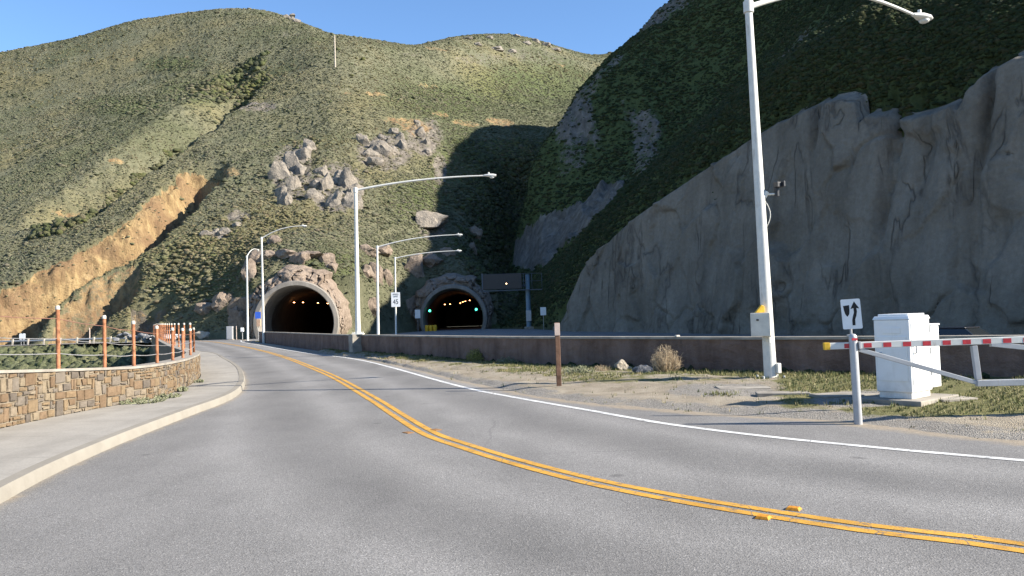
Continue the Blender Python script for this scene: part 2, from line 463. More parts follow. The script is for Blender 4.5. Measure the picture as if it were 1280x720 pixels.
    MAT['rubber'] = plain('tyre_rubber', (0.02, 0.02, 0.02), 0.85, 0.2)
    MAT['wood_post'] = plain('timber_rail_post', (0.50, 0.44, 0.36), 0.85, 0.15, var=0.2)
    MAT['lens'] = plain('lamp_glass', (0.55, 0.55, 0.52), 0.2, 0.5, var=0.05)
    MAT['lamp_on'] = emit('warm_lamp', (1.0, 0.40, 0.14), 9)
    MAT['green_on'] = emit('green_signal', (0.05, 0.9, 0.45), 4)
    MAT['led_on'] = emit('amber_led', (1.0, 0.55, 0.3), 6)
    MAT['tan_box'] = plain('tan_box', (0.48, 0.32, 0.22), 0.6, 0.3, var=0.15)
    MAT['gantry'] = plain('dark_gantry_steel', (0.10, 0.115, 0.135), 0.6, 0.3)
    MAT['teal_box'] = plain('blue_grey_box', (0.15, 0.23, 0.30), 0.5, 0.3)


build_materials()


# ------------------------------------------------------------------ mesh helpers
def link_mesh(name, me, mats, parent=None, smooth=False):
    o = bpy.data.objects.new(name, me)
    COL.objects.link(o)
    for m in (mats if isinstance(mats, (list, tuple)) else [mats]):
        me.materials.append(MAT[m] if isinstance(m, str) else m)
    if parent is not None: o.parent = parent
    if smooth:
        me.polygons.foreach_set('use_smooth', [True] * len(me.polygons))
    me.update()
    return o


class MB:
    def __init__(s):
        s.v, s.f, s.mi = [], [], []

    def add(s, vs, fs, mi=0):
        k = len(s.v)
        s.v += [tuple(v) for v in vs]
        s.f += [tuple(i + k for i in f) for f in fs]
        s.mi += [mi] * len(fs)
        return s

    def box(s, c, size, rz=0.0, mi=0, top=None):
        """Box centred at c; top = (sx, sy) scale of the upper face."""
        hx, hy, hz = size[0] / 2, size[1] / 2, size[2] / 2
        tx, ty = top or (1, 1)
        ca, sa = math.cos(rz), math.sin(rz)
        vs = []
        for z, ax, ay in ((-hz, 1, 1), (hz, tx, ty)):
            for x, y in ((-hx, -hy), (hx, -hy), (hx, hy), (-hx, hy)):
                x2, y2 = x * ax, y * ay
                vs.append((c[0] + x2 * ca - y2 * sa, c[1] + x2 * sa + y2 * ca, c[2] + z))
        return s.add(vs, [(3, 2, 1, 0), (4, 5, 6, 7), (0, 1, 5, 4), (1, 2, 6, 5), (2, 3, 7, 6), (3, 0, 4, 7)], mi)

    def tube(s, pts, rads, n=12, mi=0, cap=True):
        pts = [Vector(p) for p in pts]
        if not isinstance(rads, (list, tuple)): rads = [rads] * len(pts)
        vs, fs = [], []
        prev = None
        for i, p in enumerate(pts):
            t = (pts[min(i + 1, len(pts) - 1)] - pts[max(i - 1, 0)]).normalized()
            if prev is None:
                a = t.cross(Vector((0, 0, 1)))
                if a.length < 1e-3: a = t.cross(Vector((0, 1, 0)))
            else:
                a = prev - t * prev.dot(t)
            a.normalize(); prev = a
            b = t.cross(a)
            for k in range(n):
                w = 2 * math.pi * k / n
                vs.append(p + (a * math.cos(w) + b * math.sin(w)) * rads[i])
        for i in range(len(pts) - 1):
            for k in range(n):
                k2 = (k + 1) % n
                fs.append((i * n + k, i * n + k2, (i + 1) * n + k2, (i + 1) * n + k))
        if cap:
            fs.append(tuple(reversed(range(n))))
            fs.append(tuple(range((len(pts) - 1) * n, len(pts) * n)))
        return s.add(vs, fs, mi)

    def prism(s, poly, origin, ax, ay, az, depth, mi=0):
        """Polygon (2D) in the plane ax, ay at origin, extruded by depth along az."""
        o, ax, ay, az = Vector(origin), Vector(ax), Vector(ay), Vector(az)
        n = len(poly)
        vs = [o + ax * x + ay * y for x, y in poly] + [o + ax * x + ay * y + az * depth for x, y in poly]
        fs = [tuple(range(n)), tuple(reversed(range(n, 2 * n)))]
        fs += [(i, i + n, (i + 1) % n + n, (i + 1) % n) for i in range(n)]
        return s.add(vs, fs, mi)

    def build(s, name, mats, parent=None, smooth=False, bevel=0.0, seg=2, autosmooth=False):
        me = bpy.data.meshes.new(name)
        me.from_pydata(s.v, [], s.f)
        me.polygons.foreach_set('material_index', s.mi)
        bm = bmesh.new(); bm.from_mesh(me)
        bmesh.ops.recalc_face_normals(bm, faces=bm.faces)
        bm.to_mesh(me); bm.free()
        o = link_mesh(name, me, mats, parent, smooth)
        if smooth and autosmooth:
            me.set_sharp_from_angle(angle=math.radians(40))
        if bevel:
            b = o.modifiers.new('bevel', 'BEVEL')
            b.width = bevel; b.segments = seg; b.limit_method = 'ANGLE'
        return o


def np_mesh(name, V, F, mats, parent=None, smooth=True, attrs=None):
    """Fast mesh from numpy vertex (n,3) and face (m,k) arrays."""
    me = bpy.data.meshes.new(name)
    V = np.asarray(V, np.float32); F = np.asarray(F, np.int32)
    k = F.shape[1]
    me.vertices.add(len(V)); me.vertices.foreach_set('co', V.ravel())
    me.loops.add(F.size); me.loops.foreach_set('vertex_index', F.ravel())
    me.polygons.add(len(F))
    me.polygons.foreach_set('loop_start', np.arange(0, F.size, k, dtype=np.int32))
    me.polygons.foreach_set('loop_total', np.full(len(F), k, np.int32))
    me.update(calc_edges=True)
    for nm, arr in (attrs or {}).items():
        if arr.ndim == 1:
            a = me.attributes.new(nm, 'FLOAT', 'POINT'); a.data.foreach_set('value', arr.astype(np.float32))
        else:
            a = me.attributes.new(nm, 'FLOAT_COLOR', 'POINT')
            c = np.ones((len(V), 4), np.float32); c[:, :3] = arr
            a.data.foreach_set('color', c.ravel())
    o = link_mesh(name, me, mats, parent, smooth)
    return o


def vnoise(x, y, seed=0):
    xi = np.floor(x).astype(np.int64); yi = np.floor(y).astype(np.int64)
    xf, yf = x - xi, y - yi
    u = xf * xf * xf * (xf * (xf * 6 - 15) + 10); v = yf * yf * yf * (yf * (yf * 6 - 15) + 10)

    def h(a, b):
        n = (a * 374761393 + b * 668265263 + seed * 1442695041) & 0xffffffff
        n = ((n ^ (n >> 13)) * 1274126177) & 0xffffffff
        n = n ^ (n >> 16)
        return (n & 0xffffff) / float(0xffffff)
    return (h(xi, yi) * (1 - u) + h(xi + 1, yi) * u) * (1 - v) + (h(xi, yi + 1) * (1 - u) + h(xi + 1, yi + 1) * u) * v


def fbm(x, y, octv=5, seed=0, gain=0.5):
    s, a, t = 0, 1.0, 0
    for i in range(octv):
        s = s + a * (vnoise(x * 2 ** i, y * 2 ** i, seed + i * 17) - 0.5); t += a; a *= gain
    return s / t * 2          # about -1..1


def sstep(a, b, x):
    t = np.clip((x - a) / (b - a), 0, 1)
    return t * t * (3 - 2 * t)


def catmull(pts, step=0.5):
    """Smooth polyline through 2D or 3D points, resampled about every `step` metres."""
    P = [Vector(p) for p in pts]
    out = []
    for i in range(len(P) - 1):
        p0, p1, p2, p3 = P[max(i - 1, 0)], P[i], P[i + 1], P[min(i + 2, len(P) - 1)]
        n = max(1, int((p2 - p1).length / step))
        for k in range(n):
            t = k / n
            # centripetal-ish: plain Catmull-Rom with limited tangents
            L = (p2 - p1).length
            m1 = (p2 - p0); m2 = (p3 - p1)
            m1 = m1.normalized() * L if m1.length > 0 else m1
            m2 = m2.normalized() * L if m2.length > 0 else m2
            h00, h10, h01, h11 = 2 * t**3 - 3 * t**2 + 1, t**3 - 2 * t**2 + t, -2 * t**3 + 3 * t**2, t**3 - t**2
            out.append(p1 * h00 + m1 * h10 + p2 * h01 + m2 * h11)
    out.append(P[-1])
    return out


def resample(pts, n):
    pts = [Vector(p) for p in pts]
    L = [0.0]
    for a, b in zip(pts, pts[1:]): L.append(L[-1] + (b - a).length)
    arr = np.array([list(p) for p in pts]); L = np.array(L)
    t = np.linspace(0, L[-1], n)
    return np.stack([np.interp(t, L, arr[:, i]) for i in range(arr.shape[1])], 1), t


def offset(pts, d):
    """Offset a plan polyline to its left by d."""
    pts = [Vector((p[0], p[1])) for p in pts]
    out = []
    for i, p in enumerate(pts):
        t = (pts[min(i + 1, len(pts) - 1)] - pts[max(i - 1, 0)]).normalized()
        out.append(Vector((p.x - t.y * d, p.y + t.x * d)))
    return out


def polydist(X, Y, poly):
    """Distance, side (+1 left of the direction of travel) and arc length along a plan polyline."""
    best = np.full(X.shape, 1e9); side = np.zeros(X.shape); arc = np.zeros(X.shape)
    s0 = 0.0
    for a, b in zip(poly, poly[1:]):
        dx, dy = b[0] - a[0], b[1] - a[1]
        L2 = dx * dx + dy * dy
        if L2 < 1e-9: continue
        t = np.clip(((X - a[0]) * dx + (Y - a[1]) * dy) / L2, 0, 1)
        d = np.hypot(X - a[0] - t * dx, Y - a[1] - t * dy)
        cr = dx * (Y - a[1]) - dy * (X - a[0])
        m = d < best
        best = np.where(m, d, best); side = np.where(m, np.sign(cr), side); arc = np.where(m, s0 + t * math.sqrt(L2), arc)
        s0 += math.sqrt(L2)
    return best, side, arc


def strip(name, A, B, rows, mats, zfun=None, attrs=None, parent=None, uv=True, smooth=True):
    """Sheet lofted between two equally resampled plan curves A and B (n,2); zfun(X, Y, u, v) -> Z."""
    n = len(A)
    v = np.linspace(0, 1, rows)
    X = A[:, None, 0] * (1 - v) + B[:, None, 0] * v
    Y = A[:, None, 1] * (1 - v) + B[:, None, 1] * v
    arc = np.concatenate([[0], np.cumsum(np.hypot(np.diff(A[:, 0]), np.diff(A[:, 1])))])
    U = np.repeat(arc[:, None], rows, 1); Vv = np.repeat(v[None], n, 0)
    Z = zfun(X, Y, U, Vv) if zfun else np.zeros_like(X)
    idx = np.arange(n * rows).reshape(n, rows)
    F = np.stack([idx[:-1, :-1], idx[1:, :-1], idx[1:, 1:], idx[:-1, 1:]], -1).reshape(-1, 4)
    W = np.stack([X, Y, Z], -1).reshape(-1, 3)
    # face up
    a, b, c = W[F[0, 0]], W[F[0, 1]], W[F[0, 2]]
    if np.cross(b - a, c - a)[2] < 0: F = F[:, ::-1]
    at2 = {k: fn(X, Y, U, Vv).reshape(-1, *([] if k in ('lane', 'edge', 'oil') else [3])) for k, fn in (attrs or {}).items()}
    o = np_mesh(name, W, F, mats, parent, smooth, at2)
    if uv:
        l = o.data.uv_layers.new(name='UVMap')
        wid = np.hypot(B[:, 0] - A[:, 0], B[:, 1] - A[:, 1])
        uvv = np.stack([U, Vv * wid[:, None]], -1).reshape(-1, 2)
        vi = np.empty(len(o.data.loops), np.int32); o.data.loops.foreach_get('vertex_index', vi)
        l.data.foreach_set('uv', uvv[vi].astype(np.float32).ravel())
    return o


# ------------------------------------------------------------------ plan curves
KERB = [Vector((14.0, -15.0)), Vector((4.0, -7.0)), Vector((-2.2, 0.5)), Vector((-4.2, 4.6))] + \
       [gnd(x, y).xy for x, y in ((0, 630), (50, 602), (100, 577.5), (165, 549), (240, 519), (277, 505), (295.5, 495.5), (305.5, 484), (306, 474), (300, 462), (284, 451.5), (266, 443))] + \
       [Vector((-22.3, 55)), Vector((-31.5, 75)), Vector((-42, 99)), Vector((-49, 106)), Vector((-70, 113)), Vector((-125, 128))]
WALL = [Vector((10.0, -19.0)), Vector((0.0, -11.0)), Vector((-6.2, -3.0)), Vector((-8.2, 5.0)), Vector((-8.25, 10.5))] + \
       [gnd(x, y, 0.13).xy for x, y in ((0, 536), (63, 522), (105, 514), (166, 503), (197, 497), (229, 486), (241, 479), (250, 472))] + \
       [Vector((-10.6, 27.0)), Vector((-15.0, 36.0)), Vector((-24.4, 56)), Vector((-33.6, 76)), Vector((-44.5, 99.5))]
ROADR = [Vector((24.0, -7.0)), Vector((15.0, 0.5))] + \
        [gnd(x, y).xy for x, y in ((1280, 551), (1171, 539), (1070, 528), (960, 520), (890, 516), (815, 510), (715, 500), (640, 487.5), (582, 475), (545, 466), (500, 456), (455, 447.5))] + \
        [Vector((-8.6, 40.0)), Vector((-15.6, 56.0)), Vector((-21.6, 70)), Vector((-27.6, 84)), Vector((-31.5, 95)), Vector((-38, 107)), Vector((-52, 116)), Vector((-125, 136))]
BARR = [Vector((30.0, -4.0)), Vector((18.0, 8.0))] + \
       [gnd(x, y).xy for x, y in ((1280, 477.5), (1120, 474), (960, 470.5), (800, 465), (700, 461.5), (640, 458.5), (560, 452.5), (500, 447.5), (455, 443.8))] + \
       [Vector((-7.9, 40.4)), Vector((-14.6, 56.0)), Vector((-20.4, 70)), Vector((-26.4, 84)), Vector((-28.6, 90))]
WHITE = [Vector((20.0, -6.0)), Vector((12.0, 1.5))] + \
        [gnd(x, y).xy for x, y in ((1280, 576), (1120, 562), (960, 546), (840, 531), (780, 521), (740, 513.7), (670, 501.7), (640, 496.3), (595, 487.8), (545, 475), (495, 461), (457, 451.5), (420, 445.5))] + \
        [Vector((-10.6, 43.0)), Vector((-16.8, 57.0)), Vector((-22.6, 70.5)), Vector((-28.6, 84.5)), Vector((-33, 97))]
YELLOW = [Vector((18.0, -11.0)), Vector((8.5, -0.8))] + \
         [gnd(x, y).xy for x, y in ((1280, 685), (1080, 660), (960, 642), (840, 622), (740, 602), (640, 576), (582, 558), (540, 543.5), (502, 521.5), (470, 501), (420, 472.5), (390, 459.5), (360, 448), (330, 439), (300, 432.5))] + \
         [Vector((-34.5, 92)), Vector((-41, 104))]
CLIFF = [(4.3, 94.3), (5.5, 92), (12.6, 78.9), (20.6, 64), (30, 47), (38, 33.5), (46, 21), (56, 9)]


def hwz(Y):      # height of the highway behind the brown wall
    return np.interp(Y, [0, 30, 60, 100, 400], [-0.72, -0.66, -0.42, 0.0, 0.0])


# ------------------------------------------------------------------ terrain
TH = np.concatenate([np.linspace(-1.42, -0.66, 46)[:-1], np.linspace(-0.66, 0.66, 860), np.linspace(0.66, 1.42, 46)[1:]])
YS = np.concatenate([np.geomspace(3.0, 88, 96)[:-1], np.geomspace(88, 285, 340)[:-1], np.geomspace(285, 1100, 110)])
AA = np.tan(TH)


def pline(rows):
    """Feature line given as (photo x, photo y, distance) -> depth and height for every azimuth."""
    pts = [at(*r) for r in rows]
    a = np.array([p.x / p.y for p in pts]); yy = np.array([p.y for p in pts]); zz = np.array([p.z for p in pts])
    o = np.argsort(a)
    Yl, Zl = np.interp(AA, a[o], yy[o]), np.interp(AA, a[o], zz[o])
    k = np.exp(-0.5 * (np.arange(-24, 25) / 8.0) ** 2); k /= k.sum()
    def sm(v):
        p = np.pad(v, 24, mode='edge'); q = np.convolve(p, k, 'valid')
        w = np.clip((0.63 - np.abs(TH)) / 0.03, 0, 1)
        return q * w + v * (1 - w)
    return sm(Yl), sm(Zl)


def loft(lines):
    """Monotone cubic through the feature lines along every azimuth -> Z[len(AA), len(YS)]."""
    Z = np.zeros((len(AA), len(YS)))
    LY = np.stack([l[0] for l in lines]); LZ = np.stack([l[1] for l in lines])
    for i in range(1, len(lines)):
        LY[i] = np.maximum(LY[i], LY[i - 1] + 0.5)
    lg = np.log(YS)
    for j in range(len(AA)):
        x, y = np.log(LY[:, j]), LZ[:, j]
        h = np.diff(x); d = np.diff(y) / h
        m = np.zeros(len(x))
        for i in range(1, len(x) - 1):
            if d[i - 1] * d[i] > 0:
                w1, w2 = 2 * h[i] + h[i - 1], h[i] + 2 * h[i - 1]
                m[i] = (w1 + w2) / (w1 / d[i - 1] + w2 / d[i])
        m[0], m[-1] = 0, 0
        k = np.clip(np.searchsorted(x, lg) - 1, 0, len(x) - 2)
        t = np.clip((lg - x[k]) / h[k], 0, 1)
        z = (y[k] * (2 * t**3 - 3 * t**2 + 1) + h[k] * m[k] * (t**3 - 2 * t**2 + t) + y[k + 1] * (-2 * t**3 + 3 * t**2) + h[k] * m[k + 1] * (t**3 - t**2))
        Z[j] = np.where(lg < x[0], y[0], np.where(lg > x[-1], y[-1], z))
    return Z


toeL = pline([(-900, 415, 135), (-500, 415, 128), (0, 415, 118), (100, 414, 116), (190, 413, 114), (250, 420, 110), (290, 420, 108.3), (430, 415, 108.3), (470, 413, 118), (500, 412, 130), (530, 411, 134), (610, 411, 135), (660, 411, 134), (1300, 400, 170)])
toeL = (toeL[0], np.full_like(toeL[1], -0.07))
L_B = pline([(-900, 402, 140), (-500, 400, 132), (0, 398, 123), (100, 392, 120), (200, 395, 117), (260, 390, 113), (295, 362, 113), (318, 340, 112.6), (345, 330, 112.4), (377, 329, 112.4), (412, 334, 112.6), (432, 352, 113.5), (455, 365, 118), (480, 362, 126), (505, 352, 135), (535, 336, 139), (567, 332, 139), (600, 337, 139), (618, 368, 140), (640, 375, 142), (700, 370, 150), (1300, 370, 180)])
L_1 = pline([(-900, 345, 160), (-500, 330, 155), (0, 312, 150), (100, 298, 146), (200, 288, 142), (300, 280, 139), (377, 272, 137), (440, 270, 142), (500, 276, 152), (567, 285, 161), (620, 300, 170), (700, 300, 185), (1300, 300, 210)])
L_2 = pline([(-900, 260, 222), (-500, 240, 215), (0, 207, 210), (100, 200, 200), (200, 193, 190), (300, 186, 185), (420, 182, 182), (500, 188, 195), (567, 198, 212), (620, 198, 228), (700, 188, 250), (1300, 200, 260)])
L_3 = pline([(-900, 215, 320), (-500, 185, 310), (0, 128, 300), (150, 108, 280), (300, 97, 262), (420, 100, 238), (500, 112, 258), (567, 118, 288), (620, 118, 330), (700, 118, 365), (1300, 150, 380)])
L_R = pline([(-900, 210, 430), (-500, 152, 430), (-200, 104, 425), (0, 64, 420), (100, 44, 415), (165, 24, 410), (250, 12, 402), (300, 8, 398), (345, 14, 392), (372, 24, 382), (395, 36, 360), (415, 43, 345), (450, 45, 345), (490, 52, 358), (520, 57, 385), (545, 50, 430), (575, 44, 480), (620, 40, 512), (655, 43, 522), (690, 54, 530), (720, 63, 540), (748, 70, 560), (770, 64, 620), (795, 57, 650), (900, 70, 650), (1300, 140, 650)])
L_4 = (L_R[0] * 1.3, L_R[1] * 0.82); L_5 = (L_R[0] * 1.9, L_R[1] * 0.5)
ZL = loft([toeL, L_B, L_1, L_2, L_3, L_R, L_4, L_5])

R_1 = pline([(560, 408, 142), (640, 408, 132), (690, 398, 98), (705, 382, 95.5), (722, 352, 93), (800, 271, 83), (900, 201, 72.8), (985, 150, 65.5), (1010, 136, 64), (1080, 122, 60), (1100, 140, 59), (1145, 145, 56.5), (1200, 132, 53.5), (1220, 104, 52.5), (1280, 72, 51), (1400, 66, 44.5), (1600, 150, 38), (2000, 320, 31.5), (2600, 358, 27)])
R_0 = (R_1[0] - 0.7, np.full_like(R_1[1], -0.8))
R_2 = pline([(560, 408, 148), (630, 398, 142), (660, 362, 135), (700, 318, 129), (740, 272, 125), (800, 222, 121), (850, 186, 118), (900, 150, 115), (950, 118, 112), (1000, 80, 106), (1100, 0, 92), (1280, -22, 76), (1500, 40, 60), (1700, 160, 51), (2000, 325, 43), (2600, 359, 34)])
R_2b = pline([(560, 410, 156), (600, 404, 153), (640, 345, 157), (690, 278, 158), (740, 232, 159), (800, 192, 159), (850, 158, 159), (900, 112, 158), (950, 60, 157), (1000, 0, 153), (1100, -98, 138), (1280, -100, 106), (1450, -20, 84), (1600, 70, 69), (1750, 190, 61), (2000, 330, 53), (2600, 360, 45)])
R_3 = pline([(560, 411, 168), (590, 408, 166), (604, 392, 168), (620, 335, 172), (640, 262, 178), (690, 150, 186), (725, 112, 190), (760, 78, 194), (800, 45, 198), (850, 3, 204), (950, -74, 208), (1000, -120, 208), (1100, -192, 203), (1280, -180, 150), (1450, -60, 108), (1600, 65, 84), (1750, 190, 72), (2000, 330, 62), (2600, 360, 54)])
R_4 = pline([(560, 411, 195), (604, 402, 195), (640, 310, 205), (690, 178, 220), (760, 96, 235), (850, 18, 245), (950, -40, 250), (1000, -100, 250), (1100, -170, 235), (1280, -150, 175), (1450, -50, 125), (1600, 62, 98), (1750, 190, 84), (2000, 330, 72), (2600, 360, 64)])
R_5 = (R_4[0] * 1.35, R_4[1] * 0.55); R_6 = (R_4[0] * 1.8, np.minimum(R_4[1] * 0.1, 5))
ZR = loft([R_0, R_1, R_2, R_2b, R_3, R_4, R_5, R_6])

GX = AA[:, None] * YS[None]; GY = np.repeat(YS[None], len(AA), 0)
hillL = GY > toeL[0][:, None]
hillR = GY > R_0[0][:, None]
GZ = np.full_like(GX, -0.07)
GZ = np.where(hillL, np.maximum(GZ, ZL), GZ)
GZ = np.where(hillR, np.maximum(GZ, ZR), GZ)
isR = hillR & (ZR > ZL) & (ZR > 0.0)


def interp_grid(G, X, Y):
    """Bilinear lookup of a terrain grid at plan positions."""
    th = np.arctan2(X, Y)
    i = np.clip(np.searchsorted(TH, th) - 1, 0, len(TH) - 2); j = np.clip(np.searchsorted(YS, Y) - 1, 0, len(YS) - 2)
    u = np.clip((X / np.maximum(Y, 1e-3) - AA[i]) / (AA[i + 1] - AA[i]), 0, 1); v = np.clip((Y - YS[j]) / (YS[j + 1] - YS[j]), 0, 1)
    return (G[i, j] * (1 - u) + G[i + 1, j] * u) * (1 - v) + (G[i, j + 1] * (1 - u) + G[i + 1, j + 1] * u) * v


def hit(px, py, y0=40.0, y1=900.0):
    """First point of the terrain seen at a photo pixel."""
    yy = np.geomspace(y0, y1, 2600)
    d = ray(px, py)
    X = d.x / d.y * yy; Z = CAMZ + d.z / d.y * yy
    h = interp_grid(GZ, X, yy)
    k = np.argmax(h > Z)
    if not (h > Z).any(): k = np.argmin(np.abs(h - Z))
    return Vector((X[k], yy[k], h[k]))


def carve(path_px, depth, wl, wr, fade=(0.12, 0.15), seed=0, rough=1.0):
    """Cut a gully along a path seen in the picture; returns distance left of it and the cut depth."""
    global GZ
    P = [hit(*p) for p in path_px]
    P = catmull([(p.x, p.y) for p in P], 2.0)
    m = (GX > min(p[0] for p in P) - 30) & (GX < max(p[0] for p in P) + 30) & (GY > min(p[1] for p in P) - 20) & (GY < max(p[1] for p in P) + 35)
    X, Y = GX[m], GY[m]
    d, sd, arc = polydist(X, Y, P)
    L = sum((b - a).length for a, b in zip(P, P[1:]))
    s = d * sd + rough * (fbm(X * 0.16, Y * 0.16, 4, seed) * 2.2 + fbm(X * 0.6, Y * 0.6, 3, seed + 5) * 0.9)
    wr_ = wr if not isinstance(wr, tuple) else wr[0] + (wr[1] - wr[0]) * sstep(0.25, 0.6, arc / L)
    f = np.where(s > 0, 1 - sstep(0.2, wl, s), 1 - sstep(0.0, wr_, -s))
    e = sstep(0, fade[0], arc / L) * (1 - sstep(1 - fade[1], 1, arc / L))
    cut = depth * f * e * (1 + 0.25 * fbm(X * 0.1, Y * 0.1, 3, seed + 9))
    GZ[m] -= np.maximum(cut, 0)
    S = np.full(GX.shape, 99.0); S[m] = s
    E = np.zeros(GX.shape); E[m] = e
    return S, E


# broad shape noise first
dist = np.hypot(GX, GY)
hm = np.clip((GZ + 0.05) / 6.0, 0, 1)
lob = fbm(GX * 0.009, GY * 0.007, 3, 2) * 5.0 + fbm(GX * 0.018, GY * 0.018, 4, 3) * 3.2 + fbm(GX * 0.07, GY * 0.07, 4, 8) * 1.3
GZ += hm * lob * np.clip((dist - 90) / 120, 0.12, 1.0) * np.where(GZ > 55, 0.55, 1.0)
S2, E2 = carve([(95, 275), (125, 250), (160, 224), (200, 196), (245, 164), (285, 132), (312, 108), (330, 88)], 12.5, 18, 4.0, (0.04, 0.25), 21, 0.8)
S1, E1 = carve([(-60, 430), (0, 398), (34, 370), (68, 346), (110, 327), (145, 311), (180, 293), (215, 268), (248, 234), (276, 202)], 14.0, 7.5, (9.0, 4.2), (0.1, 0.10), 33, 0.8)
S3, E3 = carve([(60, 408), (90, 395), (118, 375), (150, 358), (180, 348)], 7.5, 6.0, 6.0, (0.15, 0.2), 45, 0.8)
S4, E4 = carve([(160, 405), (178, 392), (188, 372)], 6.0, 5, 4.0, (0.2, 0.25), 51, 0.8)
S5, E5 = carve([(282, 112), (300, 88), (318, 70)], 4.0, 8, 5.0, (0.3, 0.3), 61, 0.8)
S6, E6 = carve([(612, 372), (615, 345), (624, 310), (640, 262), (662, 215), (690, 172)], 9.0, 9.0, 9.0, (0.25, 0.2), 63, 0.5)
# rough rock and scrub relief
PU, PV = pix(GX, GY, GZ)


def ell(cx, cy, rx, ry, soft=0.35, rot=0.0):
    dx, dy = PU - cx, PV - cy
    c, s = math.cos(rot), math.sin(rot)
    q = np.hypot((dx * c + dy * s) / rx, (-dx * s + dy * c) / ry)
    return 1 - sstep(1 - soft, 1 + soft, q)


def inpoly(poly):
    r = np.zeros(PU.shape, bool)
    n = len(poly)
    for i in range(n):
        (x1, y1), (x2, y2) = poly[i], poly[(i + 1) % n]
        c = ((y1 > PV) != (y2 > PV)) & (PU < (x2 - x1) * (PV - y1) / ((y2 - y1) or 1e-9) + x1)
        r ^= c
    return r.astype(float)


mO = np.zeros(GX.shape); mK = np.zeros(GX.shape); mG = np.zeros(GX.shape)
mO = np.maximum(mO, np.where((S1 > -1.2) & (S1 < 7.9), 0.80, 0) * (E1 > 0.25))
mO = np.maximum(mO, np.where((S3 > -2.0) & (S3 < 6.0), 0.56, 0) * (E3 > 0.2))
mO = np.maximum(mO, np.where((S4 > -2.0) & (S4 < 4.0), 0.42, 0) * (E4 > 0.2))
mK = np.maximum(mK, np.where((S3 > -2.0) & (S3 < 6.0), 0.55, 0) * (E3 > 0.2))
mK = np.maximum(mK, np.where((S4 > -2.0) & (S4 < 4.0), 0.6, 0) * (E4 > 0.2))
for a in ((470, 112, 18, 4), (535, 98, 16, 4), (434, 110, 6, 2.5), (505, 150, 30, 6), (582, 152, 22, 5), (625, 150, 22, 6), (550, 140, 12, 4), (165, 63, 7, 3), (238, 62, 8, 3), (256, 63, 5, 3), (145, 200, 12, 6), (85, 265, 24, 5), (290, 215, 14, 8), (700, 68, 12, 3), (545, 45, 18, 3), (520, 155, 25, 12), (60, 385, 18, 10)):
    mO = np.maximum(mO, ell(*a, rot=0.15) * 0.52 * (~isR))
for a in ((366, 215, 30, 40), (420, 235, 38, 36), (480, 190, 40, 26), (530, 170, 26, 28), (600, 60, 40, 10), (660, 55, 40, 12), (690, 66, 26, 8), (510, 54, 18, 4), (540, 285, 20, 14), (362, 27, 14, 6), (300, 270, 18, 8), (275, 292, 14, 6), (550, 210, 10, 22), (320, 130, 30, 8)):
    mK = np.maximum(mK, ell(*a) * np.where(a[1] < 80, 0.42, 0.62) * (~isR))
mK = np.maximum(mK, isR * inpoly([(640, 335), (645, 300), (660, 280), (700, 262), (735, 250), (752, 232), (780, 228), (770, 250), (740, 280), (715, 305), (690, 325), (660, 338)]) * 0.85)
# craggy ribs running down the shaded slope
rw = fbm(GX * 0.045 + 0.25 * fbm(GX * 0.05, GY * 0.05, 3, 170), GY * 0.018, 4, 171, 0.6)
zone = np.clip(sstep(640, 690, PU) * (1 - sstep(985, 1075, PU)) * sstep(6, 20, GY - R_1[0][:, None]), 0, 1) * (1 - sstep(190, 260, PV))
mK = np.maximum(mK, isR * zone * sstep(0.02, 0.42, rw) * 0.66)
for a in ((245, 108, 42, 18), (300, 95, 40, 16), (215, 70, 36, 10), (150, 128, 50, 12), (255, 345, 60, 30), (250, 330, 60, 34), (575, 200, 30, 40), (545, 240, 25, 30), (660, 100, 80, 30), (560, 120, 80, 26), (650, 300, 14, 60), (420, 330, 40, 16), (520, 250, 40, 24)):
    mG = np.maximum(mG, ell(*a, soft=0.6) * 0.7)
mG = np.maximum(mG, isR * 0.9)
away = isR * sstep(4, 14, GY - R_1[0][:, None])
GZ += away * (0.6 - np.abs(fbm(GX * 0.05 + 0.3 * fbm(GY * 0.04, GX * 0.04, 3, 150), GY * 0.035, 5, 151)) * 3.4 + np.clip(mK * 2 - 0.5, 0, 1) * (fbm(GX * 0.22, GY * 0.12, 5, 153, 0.6) * 2.2 + 0.4))
GZ += hm * (fbm(GX * 0.35, GY * 0.35, 4, 5) * 0.42 + fbm(GX * 1.1, GY * 1.1, 3, 6) * 0.18)
rib = np.where((S1 > -1.2) & (S1 < 7.9), E1, 0) * sstep(0.3, 4.0, S1)
GZ -= rib * np.abs(fbm(GY * 0.30 + 0.4 * fbm(GX * 0.2, GY * 0.2, 3, 140), GX * 0.05, 4, 141)) * 3.6
ru = np.clip(mO + mK, 0, 1) * hm
GZ += ru * (np.abs(fbm(GX * 0.25, GY * 0.12, 4, 71)) * -2.0 + fbm(GX * 0.9, GY * 0.5, 4, 73) * 0.8)

# settle the skyline of the sunlit hill after the relief is in
wy = (GY > 230) & ~isR
ecur = np.where(wy, (GZ - CAMZ) / GY, -1).max(1)
edes = (L_R[1] - CAMZ) / L_R[0] - 0.0022
fsk = np.clip(edes / np.maximum(ecur, 0.02), 0.7, 1.3)
fsk = np.convolve(np.pad(fsk, 3, mode='edge'), np.ones(7) / 7, 'valid')
wS = sstep(0.0, 1.0, (np.log(GY) - np.log(L_2[0])[:, None]) / (np.log(L_R[0]) - np.log(L_2[0]))[:, None])
GZ = np.where(isR | (GZ < 5), GZ, CAMZ + (GZ - CAMZ) * (1 + (fsk[:, None] - 1) * wS))

